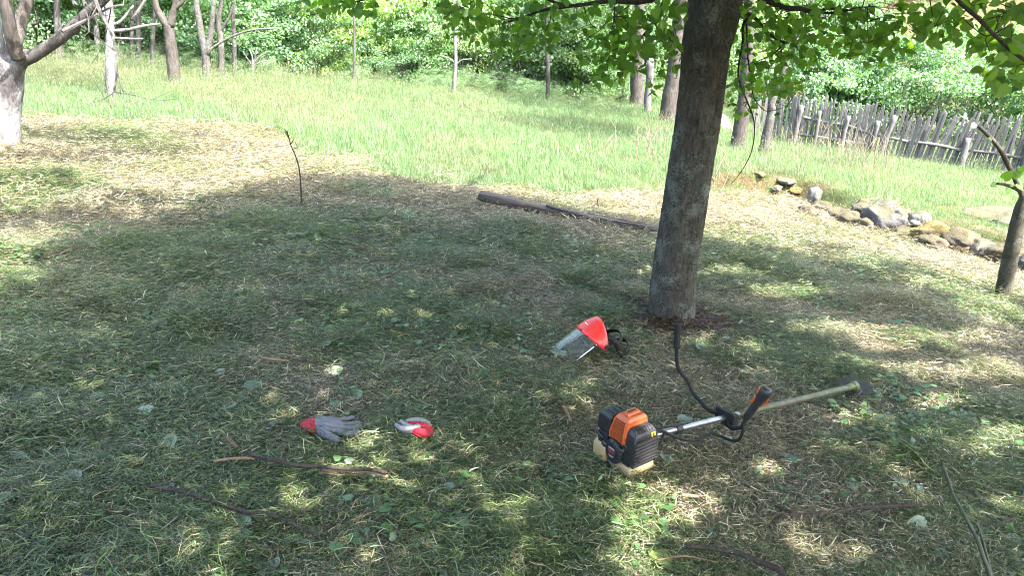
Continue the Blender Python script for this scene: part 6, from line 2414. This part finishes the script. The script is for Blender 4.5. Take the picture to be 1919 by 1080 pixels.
# black harness
def strap(P_, wdir, half, th_):
    P_ = np.asarray(P_)
    T = unit(np.gradient(P_, axis=0))
    wd = np.broadcast_to(np.asarray(wdir, float), P_.shape) if np.ndim(wdir) == 1 else wdir
    nn = unit(np.cross(T, wd))
    V, F = [], []
    for i in range(len(P_)):
        for x, y in ((-1, -1), (1, -1), (1, 1), (-1, 1)):
            V.append(P_[i] + wd[i] * x * half + nn[i] * y * th_)
    n_ = len(P_)
    for i in range(n_ - 1):
        for j in range(4):
            F.append((i * 4 + j, i * 4 + (j + 1) % 4, (i + 1) * 4 + (j + 1) % 4, (i + 1) * 4 + j))
    F += [(3, 2, 1, 0), tuple((n_ - 1) * 4 + j for j in range(4))]
    return V, F


hc = cen - wv * .045 - upv * .055
rg = [hc + .085 * math.cos(t) * nearv + .098 * math.sin(t) * upv - wv * .02 * math.cos(t * 2) for t in np.linspace(R(-165), R(195), 44)]
V, F = strap(rg, wv, .019, .0022)
hn = wpart('head_band', V, F, M['rubber'], fs, True)
cr = [hc - wv * (.085 * math.sin(t)) + .085 * math.cos(t) * nearv for t in np.linspace(0, math.pi, 20)]
V, F = strap(cr, upv, .013, .002)
wpart('crown_strap', V, F, M['rubber'], fs, True)
low = [hc - upv * .085 + wv * a + nearv * c for a, c in ((.03, .06), (.0, .075), (-.05, .07), (-.085, .03), (-.09, -.03), (-.06, -.07))]
V, F = strap(spline(low, 20), upv, .016, .0022)
wpart('rear_strap', V, F, M['rubber'], fs, True)
V, F = tube([hc - upv * .10 - wv * .05 + nearv * .03, hc - upv * .118 - wv * .055 + nearv * .035], .018, 16)
wpart('adjuster_knob', *bevelled(V, F, .003, 2), M['black'], fs)
for th in (R(2), R(188)):
    V, F = tube([arc(th, .0, Rv - .014), arc(th, .0, Rv + .010)], .016, 14)
    wpart('pivot', *bevelled(V, F, .003, 2), M['black'], fs)
V, F = bevelled(*Acc().box(arc(R(60), -.02, Rv - .022), (.018, .030, .008), np.stack([nearv, wv, upv])).arr(), .003, 2)
wpart('sweat_pad', V, F, M['rubber'], fs)

# ================================================================== GLOVES
GP_ = lambda px, py, h: turf(px, py, h + .012, True)
pm = .0016
b = GP_(615, 800, .0)
g1r = empty('work_glove', b, 'grey coated work glove with red cuff lying palm up, fingers to the right', 'glove')
A_ = Acc()
A_.add(*ellipsoid(GP_(611, 799, .022), (.054, .052, .017)))
A_.add(*capsule([GP_(590, 797, .024), GP_(612, 798, .028), GP_(634, 800, .024)], [.026, .030, .028], 16))
A_.add(*capsule([GP_(592, 804, .020), GP_(614, 808, .022), GP_(632, 809, .020)], [.017, .020, .016], 14))
A_.add(*capsule([GP_(592, 790, .020), GP_(614, 789, .022), GP_(634, 790, .020)], [.017, .019, .016], 14))
A_.add(*capsule([GP_(588, 796, .022), GP_(588, 800, .022)], [.027, .026], 16))
for pts, r0, r1 in (([(628, 809), (645, 812.5), (660, 812.5), (670, 809.5)], .0140, .0130), ([(630, 802.5), (648, 804), (664, 803), (674, 799.5)], .0138, .0122), ([(630, 796), (648, 796.5), (662, 796), (671, 793.5)], .0132, .0118), ([(628, 789), (642, 787.5), (653, 785.5), (661, 782.8)], .0118, .010)):
    A_.add(*capsule([GP_(*q, h) for q, h in zip(pts, (.020, .026, .023, .018))], [r0, r0, r1, r1 * .92], 12))
A_.add(*capsule([GP_(592, 802, .020), GP_(606, 812, .022), GP_(620, 820, .019), GP_(632, 825, .016)], [.022, .019, .0165, .0145], 14))
V, F = remesh(*A_.arr(), pm, 4)
wpart('hand', V, F, M['glove_grey'], g1r, True)
A_ = Acc()
for i, (px, dy, hh) in enumerate([(590, 12.3, .024), (584, 11.6, .023), (577, 9.3, .019), (570, 6.0, .014), (563, 2.2, .008)]):
    c = GP_(px, 797.5 - .0 * i, hh)
    a0, a1 = GP_(px, 797.5 + dy, hh), GP_(px, 797.5 - dy, hh)
    hw = (a0 - a1) / 2
    n_ = 20
    V_ = [c + hw * math.cos(2 * math.pi * k / n_) * (1 + .03 * math.sin(k * 3 + i)) + np.array([0, 0, (hh + .001) * math.sin(2 * math.pi * k / n_)]) for k in range(n_)]
    if i == 0:
        secs = []
    secs.append(V_)
V, F = loft(secs)
wpart('cuff', V, F, M['red_knit'], g1r, True)
V, F = tube(np.array([secs[0][k % 20] for k in range(21)]), .0022, 6, cap=False)
wpart('cuff_seam', V, F, M['red_knit'], g1r, True)
b = GP_(778, 806, 0)
g2r = empty('work_glove', b, 'crumpled red work glove folded over, with pale worn fingers pointing left', 'glove')
A_ = Acc()
A_.add(*capsule([GP_(768, 794, .026), GP_(784, 797, .030), GP_(798, 801, .028), GP_(804, 808, .03)], [.010, .013, .016, .014], 14))
A_.add(*capsule([GP_(780, 808, .022), GP_(793, 811, .026), GP_(803, 812, .024)], [.013, .018, .017], 14))
A_.add(*capsule([GP_(804, 803, .04), GP_(805, 810, .026), GP_(801, 817, .014)], [.014, .016, .010], 12))
A_.add(*capsule([GP_(774, 811, .016), GP_(788, 817, .014), GP_(799, 819, .010)], [.006, .009, .007], 10))
V, F = remesh(*A_.arr(), pm, 4)
wpart('back', V, F, M['red_knit'], g2r, True)
A_ = Acc()
A_.add(*capsule([GP_(764, 790.5, .030), GP_(776, 788, .034), GP_(790, 789, .036), GP_(801, 794, .032), GP_(805, 799, .026)], [.0105, .0125, .0125, .012, .010], 12))
V, F = remesh(*A_.arr(), pm, 4)
wpart('folded_finger', V, F, M['glove_pale'], g2r, True)
A_ = Acc()
A_.add(*capsule([GP_(743, 797, .022), GP_(752, 803, .024), GP_(766, 804, .028), GP_(784, 800, .030)], [.0095, .0125, .013, .012], 12))
V, F = remesh(*A_.arr(), pm, 4)
wpart('finger', V, F, M['glove_pale'], g2r, True)
A_ = Acc()
A_.add(*capsule([GP_(752, 790, .034), GP_(760, 796, .032), GP_(770, 799, .030)], [.008, .009, .009], 12))
V, F = remesh(*A_.arr(), pm, 4)
wpart('finger', V, F, M['glove_pale'], g2r, True)
A_ = Acc()
A_.add(*capsule([GP_(756, 809, .012), GP_(772, 809, .015), GP_(786, 804, .018)], [.009, .011, .011], 12))
V, F = remesh(*A_.arr(), pm, 4)
wpart('finger', V, F, M['glove_grey'], g2r, True)
